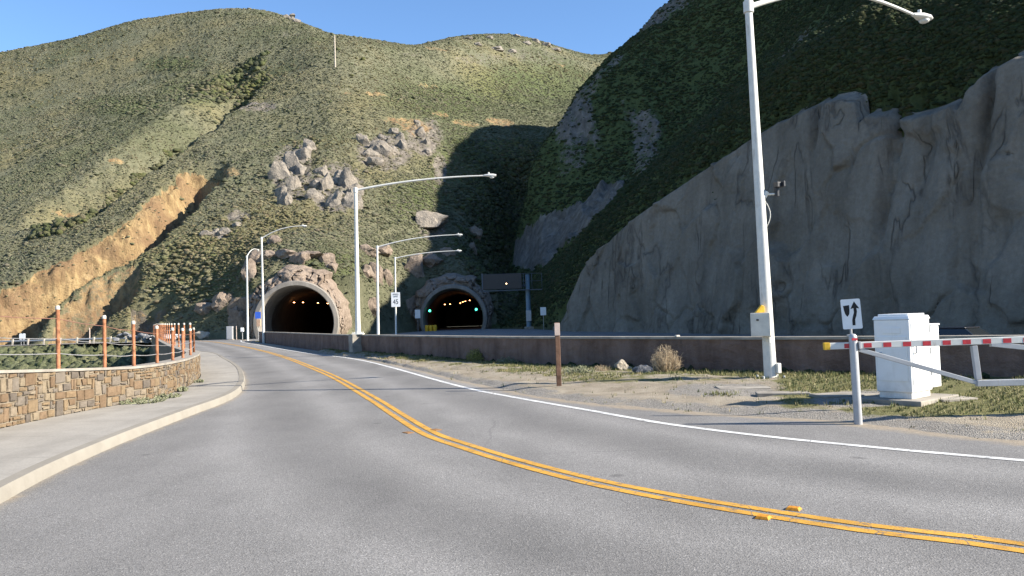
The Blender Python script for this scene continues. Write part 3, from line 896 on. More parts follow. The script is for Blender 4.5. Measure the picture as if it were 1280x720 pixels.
# ravine left of the stone wall, highway level behind the brown wall
dW, sW, aW = polydist(GX, GY, [tuple(p) for p in WALL])
left = (sW > 0) & (GY < 112) & (GX < 0)
rz = np.interp(GY, [0, 10, 22, 34, 70, 96, 110, 113], [-2.5, -3.0, -5.0, -7.5, -8.0, -3.6, -0.8, -0.15])
rz = rz + fbm(GX * 0.12, GY * 0.12, 4, 91) * 1.0 * np.clip(-rz / 3, 0, 1)
kL = sstep(0.25, 0.9, dW) * 0.55 + sstep(0.9, 9.0, dW) * 0.45
GZ = np.where(left & ~(hillL & (GZ > 0.2)), np.minimum(GZ, -0.07 + (rz + 0.07) * kL), GZ)
dB, sB, aB = polydist(GX, GY, [tuple(p) for p in BARR])
right = (sB < 0) & ~hillL & ~isR & (GY < 130) & (GX > -29)
GZ = np.where(right, np.minimum(GZ, hwz(GY) - 0.07), GZ)

# tunnel portals: centre, facing angle
PORTALS = {'left': dict(c=at(370, 415, 105.0), yaw=0.07), 'right': dict(c=at(567, 411, 131.0), yaw=math.atan2(0.03, 1.0))}
hole = np.zeros(GX.shape, bool)
for p in PORTALS.values():
    c, y = p['c'], p['yaw']
    c.z = 0.0
    p['fx'] = Vector((math.cos(y), math.sin(y), 0)); p['fy'] = Vector((-math.sin(y), math.cos(y), 0))     # right, into the hill
    lx = (GX - c.x) * p['fx'].x + (GY - c.y) * p['fx'].y
    ly = (GX - c.x) * p['fy'].x + (GY - c.y) * p['fy'].y
    hole |= (np.hypot(lx, np.maximum(GZ, 0.0) - 1.9) < 5.15) & (ly > -1.5) & (ly < 7.2) & (GZ > -0.5)
    inner = (np.abs(lx) < 7.5) & (ly > 4.5) & (ly < 70)
    GZ = np.where(inner & (ly > 7.0), np.maximum(GZ, 8.3), GZ)

nA, nY = GX.shape
idx = np.arange(nA * nY).reshape(nA, nY)
F = np.stack([idx[:-1, :-1], idx[1:, :-1], idx[1:, 1:], idx[:-1, 1:]], -1).reshape(-1, 4)
hv = hole.reshape(-1)
F = F[~(hv[F].any(1))]
terr = np_mesh('hillside', np.stack([GX, GY, GZ], -1).reshape(-1, 3), F, 'hill', None, True, {'mask': np.stack([mO, mK, mG], -1).reshape(-1, 3)})
tag(terr, kind='structure')
b = MB()
b.add([(-700, -500, -0.07), (700, -500, -0.07), (700, 3.0, -0.07), (-700, 3.0, -0.07)], [(0, 1, 2, 3)])
tag(b.build('ground', 'verge'), kind='structure')

# ------------------------------------------------------------------ roads
kerbC = catmull(KERB, 0.4); roadrC = catmull(ROADR, 0.4)
yelC = catmull(YELLOW, 0.25); whiC = catmull(WHITE, 0.25); barrC = catmull(BARR, 0.4); wallC = catmull(WALL, 0.3)


def road_sheet():
    nseg = 420
    A, _ = resample([(p.x, p.y) for p in kerbC], nseg)
    # pair each kerb point with the nearest-forward point of the right edge by relative length
    B, _ = resample([(p.x, p.y) for p in offset([(q.x, q.y) for q in roadrC], 0) ], nseg)
    # push the right edge out under the verge
    Bo = offset(B, -0.55); B = np.array([list(p) for p in Bo])
    yl = [tuple(p) for p in yelC]

    def lane(X, Y, U, V):
        d, s, a = polydist(X, Y, yl)
        w = np.where(s > 0, d, d)
        return (np.exp(-((w - 0.95) / 0.38) ** 2) + np.exp(-((w - 2.7) / 0.4) ** 2)) * 0.9
    rr = [tuple(p) for p in roadrC]; kk = [tuple(p) for p in kerbC]

    def edge(X, Y, U, V):
        d1, _, _ = polydist(X, Y, rr); d2, _, _ = polydist(X, Y, kk)
        return np.maximum(1 - sstep(0.0, 0.75, d1), 0.55 * (1 - sstep(0.0, 0.3, d2)))

    def oil(X, Y, U, V):
        d, s, a = polydist(X, Y, yl)
        return np.exp(-((d - 1.85) / 0.42) ** 2)
    # poly fan instead of a loft where the edges differ: a loft with shared relative length is fine, the sheet is flat
    o = strip('road', A, B, 64, 'asphalt', attrs={'lane': lane, 'edge': edge, 'oil': oil})
    tag(o, kind='structure')


road_sheet()


def ribbon(name, curve, off, width, z, m, n=None):
    pts = offset([(p.x, p.y) for p in curve], off)
    A = offset(pts, width / 2); B = offset(pts, -width / 2)
    k = len(pts)
    o = strip(name, np.array([list(p) for p in A]), np.array([list(p) for p in B]), 2, m, zfun=lambda X, Y, U, V: np.full_like(X, z), uv=False)
    tag(o, kind='structure')


ribbon('road_marking_yellow', yelC, 0.088, 0.105, 0.005, 'paint_yellow')
ribbon('road_marking_yellow', yelC, -0.088, 0.105, 0.005, 'paint_yellow')
ribbon('road_marking_white', whiC, 0.0, 0.125, 0.005, 'paint_white')

# highway sheet behind the wall, reaching both portals
hp = [(28, -2), (20.5, 8), (12, 16.8), (6.9, 20.5), (0.9, 26.5), (-3.0, 33), (-6.6, 41), (-12, 54), (-18, 68), (-24, 82), (-28, 90), (-36, 101), (-33.6, 107), (-24.0, 109.5), (-20, 100), (-16.5, 112), (-14.8, 133.0), (-4.2, 133.0), (0, 120), (4.5, 108), (6, 93), (14, 80), (22, 65), (31.5, 48), (40, 33.5), (48, 21), (58, 9)]
bm = bmesh.new()
vs = [bm.verts.new((x, y, float(hwz(y)))) for x, y in hp]
fc = bm.faces.new(vs)
bmesh.ops.triangulate(bm, faces=[fc])
bmesh.ops.subdivide_edges(bm, edges=[e for e in bm.edges if e.calc_length() > 8], cuts=3, use_grid_fill=True)
for v in bm.verts: v.co.z = float(hwz(v.co.y))
bmesh.ops.recalc_face_normals(bm, faces=bm.faces)
me = bpy.data.meshes.new('highway'); bm.to_mesh(me); bm.free()
if me.polygons[0].normal.z < 0: me.flip_normals()
tag(link_mesh('highway', me, 'asphalt'), kind='structure')
for p in PORTALS.values():          # carriageway inside each tunnel
    c, fx, fy = p['c'], p['fx'], p['fy']
    b = MB()
    q = [c + fx * s * 4.75 + fy * d + Vector((0, 0, 0.012)) for s, d in ((-1, -1.0), (1, -1.0), (1, 67), (-1, 67))]
    b.add(q, [(0, 1, 2, 3)])
    tag(b.build('highway', 'asphalt'), kind='structure')

# ------------------------------------------------------------------ sidewalk and kerb
ik = [i for i, p in enumerate(kerbC) if p.y < 99.5 ]
kc = kerbC[:max(ik)]
iw = wallC
SWA, _ = resample([(p.x, p.y) for p in offset([(q.x, q.y) for q in kc], 0.16)], 420)


def nearest_on(curve, P):
    C = np.array([[p.x, p.y] for p in curve])
    out = []
    k0 = 0
    for p in P:
        d = np.hypot(C[:, 0] - p[0], C[:, 1] - p[1])
        k = max(k0, int(np.argmin(d)))
        k0 = k
        out.append(C[k])
    return np.array(out)


fine_wall = catmull(WALL, 0.05)
SWB = nearest_on(fine_wall, SWA)
tag(strip('sidewalk', SWA, SWB, 8, 'pavement', zfun=lambda X, Y, U, V: 0.13 + 0.006 * fbm(X * 0.7, Y * 0.7, 3, 4)), kind='structure')
kb = MB()
prof = [(-0.005, -0.04), (0.012, 0.10), (0.035, 0.135), (0.17, 0.138), (0.17, -0.04)]
pts = [(p.x, p.y) for p in kc]
rowsv = []
for d, z in prof:
    rowsv.append([(q.x, q.y, z) for q in offset(pts, d)])
n = len(pts)
vv = [p for r in rowsv for p in r]
ff = [(r * n + i, r * n + i + 1, (r + 1) * n + i + 1, (r + 1) * n + i) for r in range(len(prof) - 1) for i in range(n - 1)]
kb.add(vv, ff)
tag(kb.build('kerb', 'kerb', smooth=True, autosmooth=True), kind='structure')


# ------------------------------------------------------------------ stone wall with cable fence
def wall_top(y):
    return float(np.interp(y, [0, 12.5, 14, 15.5, 16.5, 18.5, 21, 26, 40, 100], [1.06, 1.03, 0.955, 0.885, 0.84, 0.83, 0.815, 0.82, 0.84, 0.95]))


sw = empty('stone_wall', (wallC[40].x, wallC[40].y, 0), 'long curving low wall of tan and brown stone beside the sidewalk', 'wall')
W0 = Vector(sw.location)


def local(p): return (p[0] - W0.x, p[1] - W0.y, p[2])


wp = [(p.x, p.y) for p in wallC]
core = MB()
inn, out = offset(wp, 0.05), offset(wp, 0.42)
n = len(wp)
vs = []
for i in range(n):
    zt = wall_top(wp[i][1]) - 0.03
    drop = -8.5 if wp[i][1] > 9 else -4
    vs += [local((inn[i].x, inn[i].y, -0.05)), local((inn[i].x, inn[i].y, zt)), local((out[i].x, out[i].y, zt)), local((out[i].x, out[i].y, drop))]
fs = []
for i in range(n - 1):
    for k in range(3):
        fs.append((i * 4 + k, i * 4 + k + 1, (i + 1) * 4 + k + 1, (i + 1) * 4 + k))
core.add(vs, fs)
core.build('wall_core', 'mortar', sw)
# cap stones
cap = MB()
ci, co_ = offset(wp, 0.015), offset(wp, 0.44)
vs = []
for i in range(n):
    zt = wall_top(wp[i][1])
    vs += [local((ci[i].x, ci[i].y, zt - 0.028)), local((ci[i].x, ci[i].y, zt + 0.02)), local((co_[i].x, co_[i].y, zt + 0.02)), local((co_[i].x, co_[i].y, zt - 0.028))]
cap.add(vs, [(i * 4 + k, i * 4 + (k + 1) % 4, (i + 1) * 4 + (k + 1) % 4, (i + 1) * 4 + k) for i in range(n - 1) for k in range(4)])
cap.build('wall_cap', 'cap', sw)


def stone_facing():
    """Random ashlar: each stone a slightly proud block with its own island (and so its own colour)."""
    fw = np.array([[p.x, p.y] for p in fine_wall])
    arc = np.concatenate([[0], np.cumsum(np.hypot(np.diff(fw[:, 0]), np.diff(fw[:, 1])))])
    i0 = int(np.argmin(np.hypot(fw[:, 0] + 8.1, fw[:, 1] - 2.0)))
    i1 = int(np.argmin(np.hypot(fw[:, 0] + 24.4, fw[:, 1] - 56.0)))
    s0, s1 = arc[i0], arc[i1]
    cell = 0.074
    nu, nv = int((s1 - s0) / cell), 11
    occ = np.zeros((nu, nv), bool)
    rnd = random.Random(5)
    mb = MB()

    def pos(s, d):
        x = np.interp(s, arc, fw[:, 0]); y = np.interp(s, arc, fw[:, 1])
        k = min(max(int(np.searchsorted(arc, s)), 2), len(arc) - 3)
        t = fw[k + 2] - fw[k - 2]; t = t / np.hypot(*t)
        return (x - t[1] * d, y + t[0] * d)
    for u in range(nu):
        for v in range(nv):
            if occ[u, v]: continue
            w, h = rnd.choice([(2, 2), (2, 2), (3, 2), (2, 3), (1, 2), (2, 3), (1, 1), (3, 3), (3, 1), (2, 1), (1, 3), (4, 3), (3, 4)])
            w = min(w, nu - u); h = min(h, nv - v)
            while h > 1 and occ[u, v:v + h].any(): h -= 1
            ww = 1
            while ww < w and not occ[u + ww, v:v + h].any(): ww += 1
            occ[u:u + ww, v:v + h] = True
            g = 0.008
            sa, sb = s0 + u * cell + g + rnd.uniform(-.008, .008), s0 + (u + ww) * cell - g + rnd.uniform(-.008, .008)
            yc = pos((sa + sb) / 2, 0)[1]
            H = wall_top(yc) - 0.03 - 0.12
            za, zb = 0.12 + v / nv * H + g * 0.8, 0.12 + (v + h) / nv * H - g * 0.8
            pr = 0.03 - rnd.uniform(0.0, 0.016)
            j = lambda: rnd.uniform(-0.014, 0.014)
            front, back = [], []
            for s, z in ((sa, za), (sb, za), (sb, zb), (sa, zb)):
                q = pos(s + j(), 0.08); back.append(local((q[0], q[1], z)))
            m = 0.010
            for s, z in ((sa + m, za + m), (sb - m, za + m), (sb - m, zb - m), (sa + m, zb - m)):
                q = pos(s + j(), pr); front.append(local((q[0], q[1], z + j() * 0.7)))
            q = pos((sa + sb) / 2, pr - rnd.uniform(0.0, 0.012)); mid = local((q[0], q[1], (za + zb) / 2 + j()))
            mb.add(back + front + [mid], [(0, 1, 5, 4), (1, 2, 6, 5), (2, 3, 7, 6), (3, 0, 4, 7), (4, 5, 8), (5, 6, 8), (6, 7, 8), (7, 4, 8)])
    mb.build('stone_facing', 'stone', sw)


stone_facing()

fence = empty('cable_fence', (wallC[40].x, wallC[40].y, 0), 'rust orange post and cable fence standing along the stone wall', 'fence')
post_px = [(73, 382), (130, 394), (166.5, 401), (196, 407), (216, 409.5), (228.7, 410), (238.3, 410.5), (244.3, 409.5), (248.4, 409.5)]
centre = offset([(p.x, p.y) for p in fine_wall], 0.2)
CA = np.array([[p.x, p.y] for p in centre])
CARC = np.concatenate([[0], np.cumsum(np.hypot(np.diff(CA[:, 0]), np.diff(CA[:, 1])))])
posts = []
kmax = int(np.argmin(np.hypot(CA[:, 0] + 10.3, CA[:, 1] - 26.5)))
for x, y in post_px:
    a = (x - CX) / FPX
    # centre-line point seen at this photo column (near stretch only)
    d = ray(x, 450)
    sel = np.where((CA[:kmax, 1] > 9))[0]
    k = sel[int(np.argmin(np.abs(CA[sel, 0] / CA[sel, 1] - d.x / d.y)))]
    p = Vector((CA[k, 0], CA[k, 1]))
    posts.append((CARC[k], p, at(x, y, p.y).z))
s = posts[-1][0] + 2.6
zlast = posts[-1][2]
while s < CARC[-1] - 0.5:
    p = Vector((np.interp(s, CARC, CA[:, 0]), np.interp(s, CARC, CA[:, 1])))
    posts.append((s, p, wall_top(p.y) + 0.98 + 0.3 * min(1, (p.y - 27) / 50)))
    s += 3.0
s = posts[0][0] - 2.6
pre = []
while s > 6:
    p = Vector((np.interp(s, CARC, CA[:, 0]), np.interp(s, CARC, CA[:, 1])))
    pre.append((s, p, wall_top(p.y) + 1.13)); s -= 2.9
posts = pre[::-1] + posts
for i, (s, p, zt) in enumerate(posts):
    b = MB(); z0 = wall_top(p.y) + 0.01
    q = local((p.x, p.y, 0))
    b.tube([(q[0], q[1], z0), (q[0], q[1], zt - 0.07)], 0.036, 12)
    b.tube([(q[0], q[1], z0), (q[0], q[1], z0 + 0.012)], 0.06, 12)
    po = b.build('post', 'corten', fence, smooth=True, autosmooth=True)
    b = MB(); b.tube([(q[0], q[1], zt - 0.07), (q[0], q[1], zt - 0.02), (q[0], q[1], zt)], [0.040, 0.040, 0.026], 12)
    b.build('post_cap', 'white_cap', po, smooth=True, autosmooth=True)
for fz, r, m in ((0.25, 0.009, 'cable'), (0.48, 0.006, 'cable'), (0.78, 0.0075, 'rust_cable')):
    b = MB()
    pts = []
    for (sa, pa, za), (sb, pb, zb) in zip(posts, posts[1:]):
        for t in (0, 0.25, 0.5, 0.75):
            q = pa.lerp(pb, t)
            top = (za - wall_top(pa.y)) * (1 - t) + (zb - wall_top(pb.y)) * t
            pts.append(local((q.x, q.y, wall_top(q.y) + top * fz * 1.02 - 0.02 * math.sin(math.pi * t))))
    b.tube(pts, r, 6)
    b.build('cable', m, fence, smooth=True)

# ------------------------------------------------------------------ brown highway wall
bw = empty('highway_wall', (0, 25, 0), 'long brown textured concrete wall between the road verge and the highway', 'wall')


def btop(y): return float(np.interp(y, [0, 16, 19, 25, 40, 90], [0.92, 0.93, 0.95, 1.0, 1.02, 1.05]))


bp = [(p.x, p.y) for p in barrC]
A, arcs = resample(bp, 520)
fr, bk = offset(A, 0.0), offset(A, -0.32)
n = len(A); rows = 10
vs, fs = [], []
for i in range(n):
    zt = btop(A[i][1]) - 0.06
    for k in range(rows):
        z = -0.15 + (zt + 0.15) * k / (rows - 1)
        nz = mnoise.fractal((A[i][0] * 0.9, A[i][1] * 0.9, z * 1.6), 0.6, 2.0, 4) * 0.035
        d = Vector(A[i]) + (fr[i] - bk[i]).normalized() * nz
        vs.append((d.x, d.y - 25, z))
    for k, z in enumerate((zt, -1.2)):
        vs.append((bk[i].x, bk[i].y - 25, z))
R = rows + 2
for i in range(n - 1):
    for k in range(R - 1):
        fs.append((i * R + k, i * R + k + 1, (i + 1) * R + k + 1, (i + 1) * R + k))
fs.append(tuple(range(R)))
fs.append(tuple((n - 1) * R + k for k in reversed(range(R))))
b = MB(); b.add(vs, fs); b.build('wall_body', 'barrier', bw, smooth=False)
b = MB()
ci, co_ = offset(A, 0.045), offset(A, -0.365)
vs = []
for i in range(n):
    zt = btop(A[i][1])
    vs += [(ci[i].x, ci[i].y - 25, zt - 0.062), (ci[i].x, ci[i].y - 25, zt), (co_[i].x, co_[i].y - 25, zt), (co_[i].x, co_[i].y - 25, zt - 0.062)]
fs = [(i * 4 + k, i * 4 + (k + 1) % 4, (i + 1) * 4 + (k + 1) % 4, (i + 1) * 4 + k) for i in range(n - 1) for k in range(4)] + [(0, 1, 2, 3), (n * 4 - 1, n * 4 - 2, n * 4 - 3, n * 4 - 4)]
b.add(vs, fs); b.build('wall_coping', 'cap', bw)
pp = gnd(441.5, 444.2)
dirv = Vector((-0.39, 0.92))
b = MB(); b.box((pp.x + 0.12, pp.y - 25 + 0.1, 0.5), (0.56, 0.5, 1.12), rz=math.atan2(-0.39, 0.92) * -1 + 0.2)
b.build('pilaster', 'cap', bw, bevel=0.02)
for x in (847, 1058):
    q = at(x, 421, float(np.interp((x - 640) / 1000, [0.2, 0.42, 0.64], [21.5, 18.2, 16.2])))
    b = MB(); q2 = min(A, key=lambda v: abs(v[0] / v[1] - (x - 640) / 1000.0 - 0.0013) if v[1] > 10 else 9)
    b.box((q2[0], q2[1] + 0.1, btop(q2[1]) + 0.024), (0.11, 0.09, 0.044), 0.4)
    tag(b.build('reflector', 'white_cap', bevel=0.008), 'small white reflector on top of the brown wall near the ' + ('dry bush' if x == 847 else 'arrow sign'), 'reflector', 'wall reflectors')


# ------------------------------------------------------------------ verge
def verge():
    nseg = 520
    # run from the right of the frame to where the wall meets the road
    A_, _ = resample([(p.x, p.y) for p in roadrC if -7 < p.y < 46 and p.x > -12], nseg)
    Bc = [p for p in barrC if p.y < 46]
    B_ = []
    C = np.array([[p.x, p.y] for p in catmull(BARR, 0.1)])
    k0 = 0
    for p in A_:
        k = max(k0, int(np.argmin(np.hypot(C[:, 0] - p[0], C[:, 1] - p[1])))); k0 = k
        B_.append(C[k])
    B_ = np.array(B_)
    A_ = np.array([list(p) for p in offset(A_, 0.28)])
    A_ = A_ + 0.12 * np.stack([fbm(A_[:, 0] * 1.6, A_[:, 1] * 1.6, 4, 2), fbm(A_[:, 0] * 1.6, A_[:, 1] * 1.6, 4, 12)], -1)
    B2 = np.array([list(p) for p in offset(B_, -0.1)])

    def zf(X, Y, U, V):
        e = sstep(0, 0.12, V)
        z = -0.012 + e * 0.074 + 0.10 * np.exp(-((V - 0.6) / 0.3) ** 2) * e
        z = z + e * (fbm(X * 0.8, Y * 0.8, 4, 31) * 0.05 + fbm(X * 4, Y * 4, 3, 35) * 0.02)
        return z + 0.008 * fbm(X * 9, Y * 9, 2, 37)

    def mk(X, Y, U, V):
        u, v = pix(X, Y, np.zeros_like(X) + 0.06)
        g = np.clip(sstep(0.62, 0.85, V) * 0.9, 0, 1)
        right_ = sstep(930, 1000, u)
        g = np.maximum(g, right_ * sstep(0.04, 0.16, V) * 0.85)
        g = np.maximum(g, 0.5 * (1 - sstep(0.7, 1.3, np.hypot((u - 780) / 90, (v - 475) / 9))))
        g = np.maximum(g, 0.42 * sstep(0.2, 0.45, V))
        g = g * (1 - 0.95 * (1 - sstep(0.7, 1.2, np.hypot((u - 1235) / 75, (v - 527) / 9))))
        gv = 0.8 * (1 - sstep(0.5, 1.2, np.hypot((u - 900) / 80, (v - 491) / 9)))
        gv = np.maximum(gv, 0.8 * (1 - sstep(0.6, 1.2, np.hypot((u - 1080) / 80, (v - 503) / 10))))
        g = g * (1 - 0.9 * gv)
        gv = np.maximum(gv, 0.75 * (1 - sstep(0.05, 0.2, V)))
        return np.stack([g, gv, np.zeros_like(g)], -1)
    o = strip('verge_ground', A_, B2, 60, 'verge', zf, {'mask': mk})
    tag(o, kind='structure')
    return A_, B2, zf, mk


VA, VB, VZ, VM = verge()


# grass blades on the verge
def grass():
    N = 130000
    i = RNG.integers(0, len(VA), N); v = RNG.random(N)
    X = VA[i, 0] * (1 - v) + VB[i, 0] * v; Y = VA[i, 1] * (1 - v) + VB[i, 1] * v
    m = VM(X, Y, None, v)
    g = m[:, 0] + fbm(X * 1.1, Y * 1.1, 5, 77, 0.6) * 0.9
    keep = (g > 0.55) | (RNG.random(N) < 0.015)
    # denser in wedge visible
    X, Y, v = X[keep], Y[keep], v[keep]
    Z = VZ(X, Y, None, v) - 0.01
    tall = (0.02 + 0.06 * RNG.random(len(X)) ** 2.5) * np.where(v > 0.8, 1.4, 1.0)
    B = 4
    V, F = [], []
    n = len(X)
    ang = RNG.random((n, B)) * 2 * np.pi
    lean = RNG.random((n, B)) * 0.7
    for k in range(B):
        ox, oy = RNG.normal(0, 0.02, n), RNG.normal(0, 0.02, n)
        w = 0.006 + 0.005 * RNG.random(n)
        h = tall * (0.6 + 0.8 * RNG.random(n))
        ca, sa = np.cos(ang[:, k]), np.sin(ang[:, k])
        p0 = np.stack([X + ox - sa * w, Y + oy + ca * w, Z], -1)
        p1 = np.stack([X + ox + sa * w, Y + oy - ca * w, Z], -1)
        p2 = np.stack([X + ox + ca * h * lean[:, k], Y + oy + sa * h * lean[:, k], Z + h], -1)
        V.append(np.stack([p0, p1, p2], 1).reshape(-1, 3))
    V = np.concatenate(V)
    F = np.arange(len(V)).reshape(-1, 3)
    tag(np_mesh('verge_grass', V, F, 'grass', smooth=False), 'thin green and dry grass growing on the verge below the brown wall', 'grass', kind='stuff')


grass()


# ------------------------------------------------------------------ sculpted cliff wall
def cliff(corr=None):
    P, arc = resample(catmull([Vector(p) for p in CLIFF], 1.0), 620)
    rows = 150
    a = P[:, 0] / P[:, 1]
    apx = np.array([692, 700, 710, 722, 740, 770, 800, 850, 900, 950, 985, 996, 1004, 1040, 1068, 1084, 1092, 1100, 1120, 1145, 1180, 1200, 1209, 1213, 1220, 1240, 1280, 1400, 1600, 2000, 3000.])
    apy = np.array([412, 398, 378, 350, 328, 298, 270, 234, 200, 166, 144, 141, 135, 119, 114, 118, 146, 136, 135, 141, 132, 123, 125, 140, 100, 84, 62, 50, 130, 300, 345.])
    LEAN = 0.16
    nd = np.gradient(P, axis=0); nd /= np.hypot(nd[:, 0], nd[:, 1])[:, None]
    nx, ny = nd[:, 1] * -1, nd[:, 0]       # left of travel (towards +X,+Y side of the curve?)
    # travel goes from far-left to near-right; the hill is on the left of it
    top = np.zeros(len(P))
    ax = np.array([(at(x, y, 50).x / at(x, y, 50).y) for x, y in zip(apx, apy)])
    az = np.array([(at(x, y, 50).z - CAMZ) / at(x, y, 50).y for x, y in zip(apx, apy)])
    z = np.full(len(P), 8.0)
    for _ in range(6):
        X = P[:, 0] + nx * LEAN * z; Y = P[:, 1] + ny * LEAN * z
        z = CAMZ + np.interp(X / Y, ax, az) * Y
        z = np.clip(z, 0.3, 18)
    if corr is not None: z = CAMZ + (z - CAMZ) * np.clip(corr, 0.8, 1.3)
    t = np.linspace(0, 1, rows)
    zb = hwz(P[:, 1]) - 0.5
    Z = zb[:, None] + (z - zb)[:, None] * t[None]
    S = np.repeat(arc[:, None], rows, 1)
    D = fbm(S * 0.10, Z * 0.05, 3, 101) * 2.0 + fbm(S * 0.33, Z * 0.16, 4, 103) * 0.55 + fbm(S * 1.2, Z * 0.7, 4, 107) * 0.16 + fbm(S * 4, Z * 3, 3, 109) * 0.05
    rid = np.abs(fbm(S * 0.16 + 0.5 * fbm(S * 0.1, Z * 0.12, 3, 120), Z * 0.045, 3, 111))
    D = D + (sstep(0.0, 0.3, rid) - 1) * 0.5
    rid2 = np.abs(fbm(S * 0.2 + fbm(S * 0.15, Z * 0.2, 3, 121), Z * 0.22, 3, 115))
    D = D + (sstep(0.0, 0.05, rid2) - 1) * 0.16
    # flat sculpted facets meeting along sharp creases
    r = np.random.default_rng(77)
    sw_, zw_ = S + fbm(S * 0.3, Z * 0.3, 3, 160) * 1.4, Z + fbm(S * 0.3, Z * 0.3, 3, 161) * 1.4
    best = np.full(S.shape, 1e9); fac = np.zeros(S.shape); second = np.full(S.shape, 1e9)
    for s0 in np.arange(0, arc[-1] + 5, 4.6):
        for z0 in np.arange(-1, 18, 5.2):
            cs, cz = s0 + r.uniform(-2, 2), z0 + r.uniform(-2.2, 2.2)
            q = (sw_ - cs) ** 2 + ((zw_ - cz) * 0.62) ** 2
            pl_ = r.uniform(-0.42, 0.42) + r.uniform(-0.17, 0.17) * (S - cs) + r.uniform(-0.10, 0.10) * (Z - cz)
            second = np.where(q < best, best, np.minimum(second, q))
            fac = np.where(q < best, pl_, fac); best = np.minimum(best, q)
    gap = np.sqrt(second) - np.sqrt(best)
    D = D * 0.36 + fac * 0.9 * sstep(0.0, 0.5, gap) - 0.16 * (1 - sstep(0.0, 0.16, gap)) * sstep(-0.1, 0.3, fbm(S * 0.2, Z * 0.2, 3, 165))
    aa = a[:, None]
    for g, w, dp, low in ((0.3575, 0.35, 0.9, 0.55), (0.452, 0.45, 1.5, 0.2), (0.574, 0.4, 1.3, 0.25), (0.50, 0.5, 0.5, 0.1)):
        k = int(np.argmin(np.abs(a - g)))
        ds = (S - arc[k] + 0.5 * fbm(Z * 0.25, Z * 0 + g * 10, 3, 130)) / w
        D = D - dp * np.exp(-ds ** 2) * sstep(low, 1.0, t)[None] - 0.35 * dp * np.exp(-(ds * 1.4) ** 2) * 0.5
    back = LEAN * (Z - zb[:, None]) * (0.6 + 0.4 * t[None])
    # rounded brow: the top rows curl back into the hill
    brow = sstep(0.95, 1.0, t)[None] * 1.3
    off = back - D * sstep(0.0, 0.06, t)[None] + brow
    X = P[:, 0, None] + nx[:, None] * off; Y = P[:, 1, None] + ny[:, None] * off
    if corr is None:
        el = (Z - CAMZ) / Y
        j = el.argmax(1); ii = np.arange(len(P))
        want = np.interp(X[ii, j] / Y[ii, j], ax, az)
        return want / np.maximum(el[ii, j], 0.01)
    n = len(P)
    idx = np.arange(n * rows).reshape(n, rows)
    F = np.stack([idx[:-1, :-1], idx[1:, :-1], idx[1:, 1:], idx[:-1, 1:]], -1).reshape(-1, 4)
    global CREST
    CREST = np.stack([X[:, -1], Y[:, -1], Z[:, -1]], -1)
    o = np_mesh('rock_retaining_wall', np.stack([X, Y, Z], -1).reshape(-1, 3), F, 'cliff', smooth=True)
    tag(o, 'tall grey sculpted rock retaining wall with cracks rising behind the highway', 'retaining wall')


cliff(cliff())


# ------------------------------------------------------------------ rocks
def ico(sub):
    bm = bmesh.new(); bmesh.ops.create_icosphere(bm, subdivisions=sub, radius=1)
    V = np.array([v.co[:] for v in bm.verts]); F = np.array([[v.index for v in f.verts] for f in bm.faces]); bm.free()
    return V, F


ICO = {k: ico(k) for k in (1, 2, 3, 4)}


def rock_geom(c, size, seed, sub=4, amp=0.62, rz=0.0, facets=11):
    """Angular boulder: sphere clipped by random planes, then roughened."""
    V, F = ICO[sub]
    r = np.random.default_rng(seed)
    V = V.copy()
    for _ in range(facets):
        nrm = r.normal(size=3); nrm /= np.linalg.norm(nrm)
        d = r.uniform(0.5, 0.88)
        s = V @ nrm
        V = V - np.where(s > d, (s - d) * 0.92, 0)[:, None] * nrm
    q = np.array([mnoise.fractal(Vector(v) * 1.6 + Vector((seed * 1.7, seed * 0.3, 0)), 0.7, 2.1, 5) for v in V])
    V = V * (1 + amp * 0.5 * q[:, None])
    V = V * np.array(size)
    ca, sa = math.cos(rz), math.sin(rz)
    V = np.stack([V[:, 0] * ca - V[:, 1] * sa, V[:, 0] * sa + V[:, 1] * ca, V[:, 2]], -1)
    return V + np.array(c), F


def rock_part(name, geoms, m, parent=None):
    V, F, k = [], [], 0
    for v, f in geoms:
        V.append(v); F.append(f + k); k += len(v)
    o = np_mesh(name, np.concatenate(V), np.concatenate(F), m, parent, True)
    o.data.set_sharp_from_angle(angle=math.radians(32))
    return o


def rock_at(x0, x1, y0, y1, Y, seed, deep=0.9, sub=3, org=(0, 0, 0), grow=1.45):
    """Rock filling a photo rectangle at distance Y."""
    p = at((x0 + x1) / 2, (y0 + y1) / 2 + (y1 - y0) * 0.12, Y)
    w, h = (x1 - x0) * Y / FPX / 2, (y1 - y0) * Y / FPX / 2
    return rock_geom((p.x - org[0], p.y - org[1], p.z - org[2]), (w * grow * 1.2, w * deep * grow, h * grow), seed, sub)


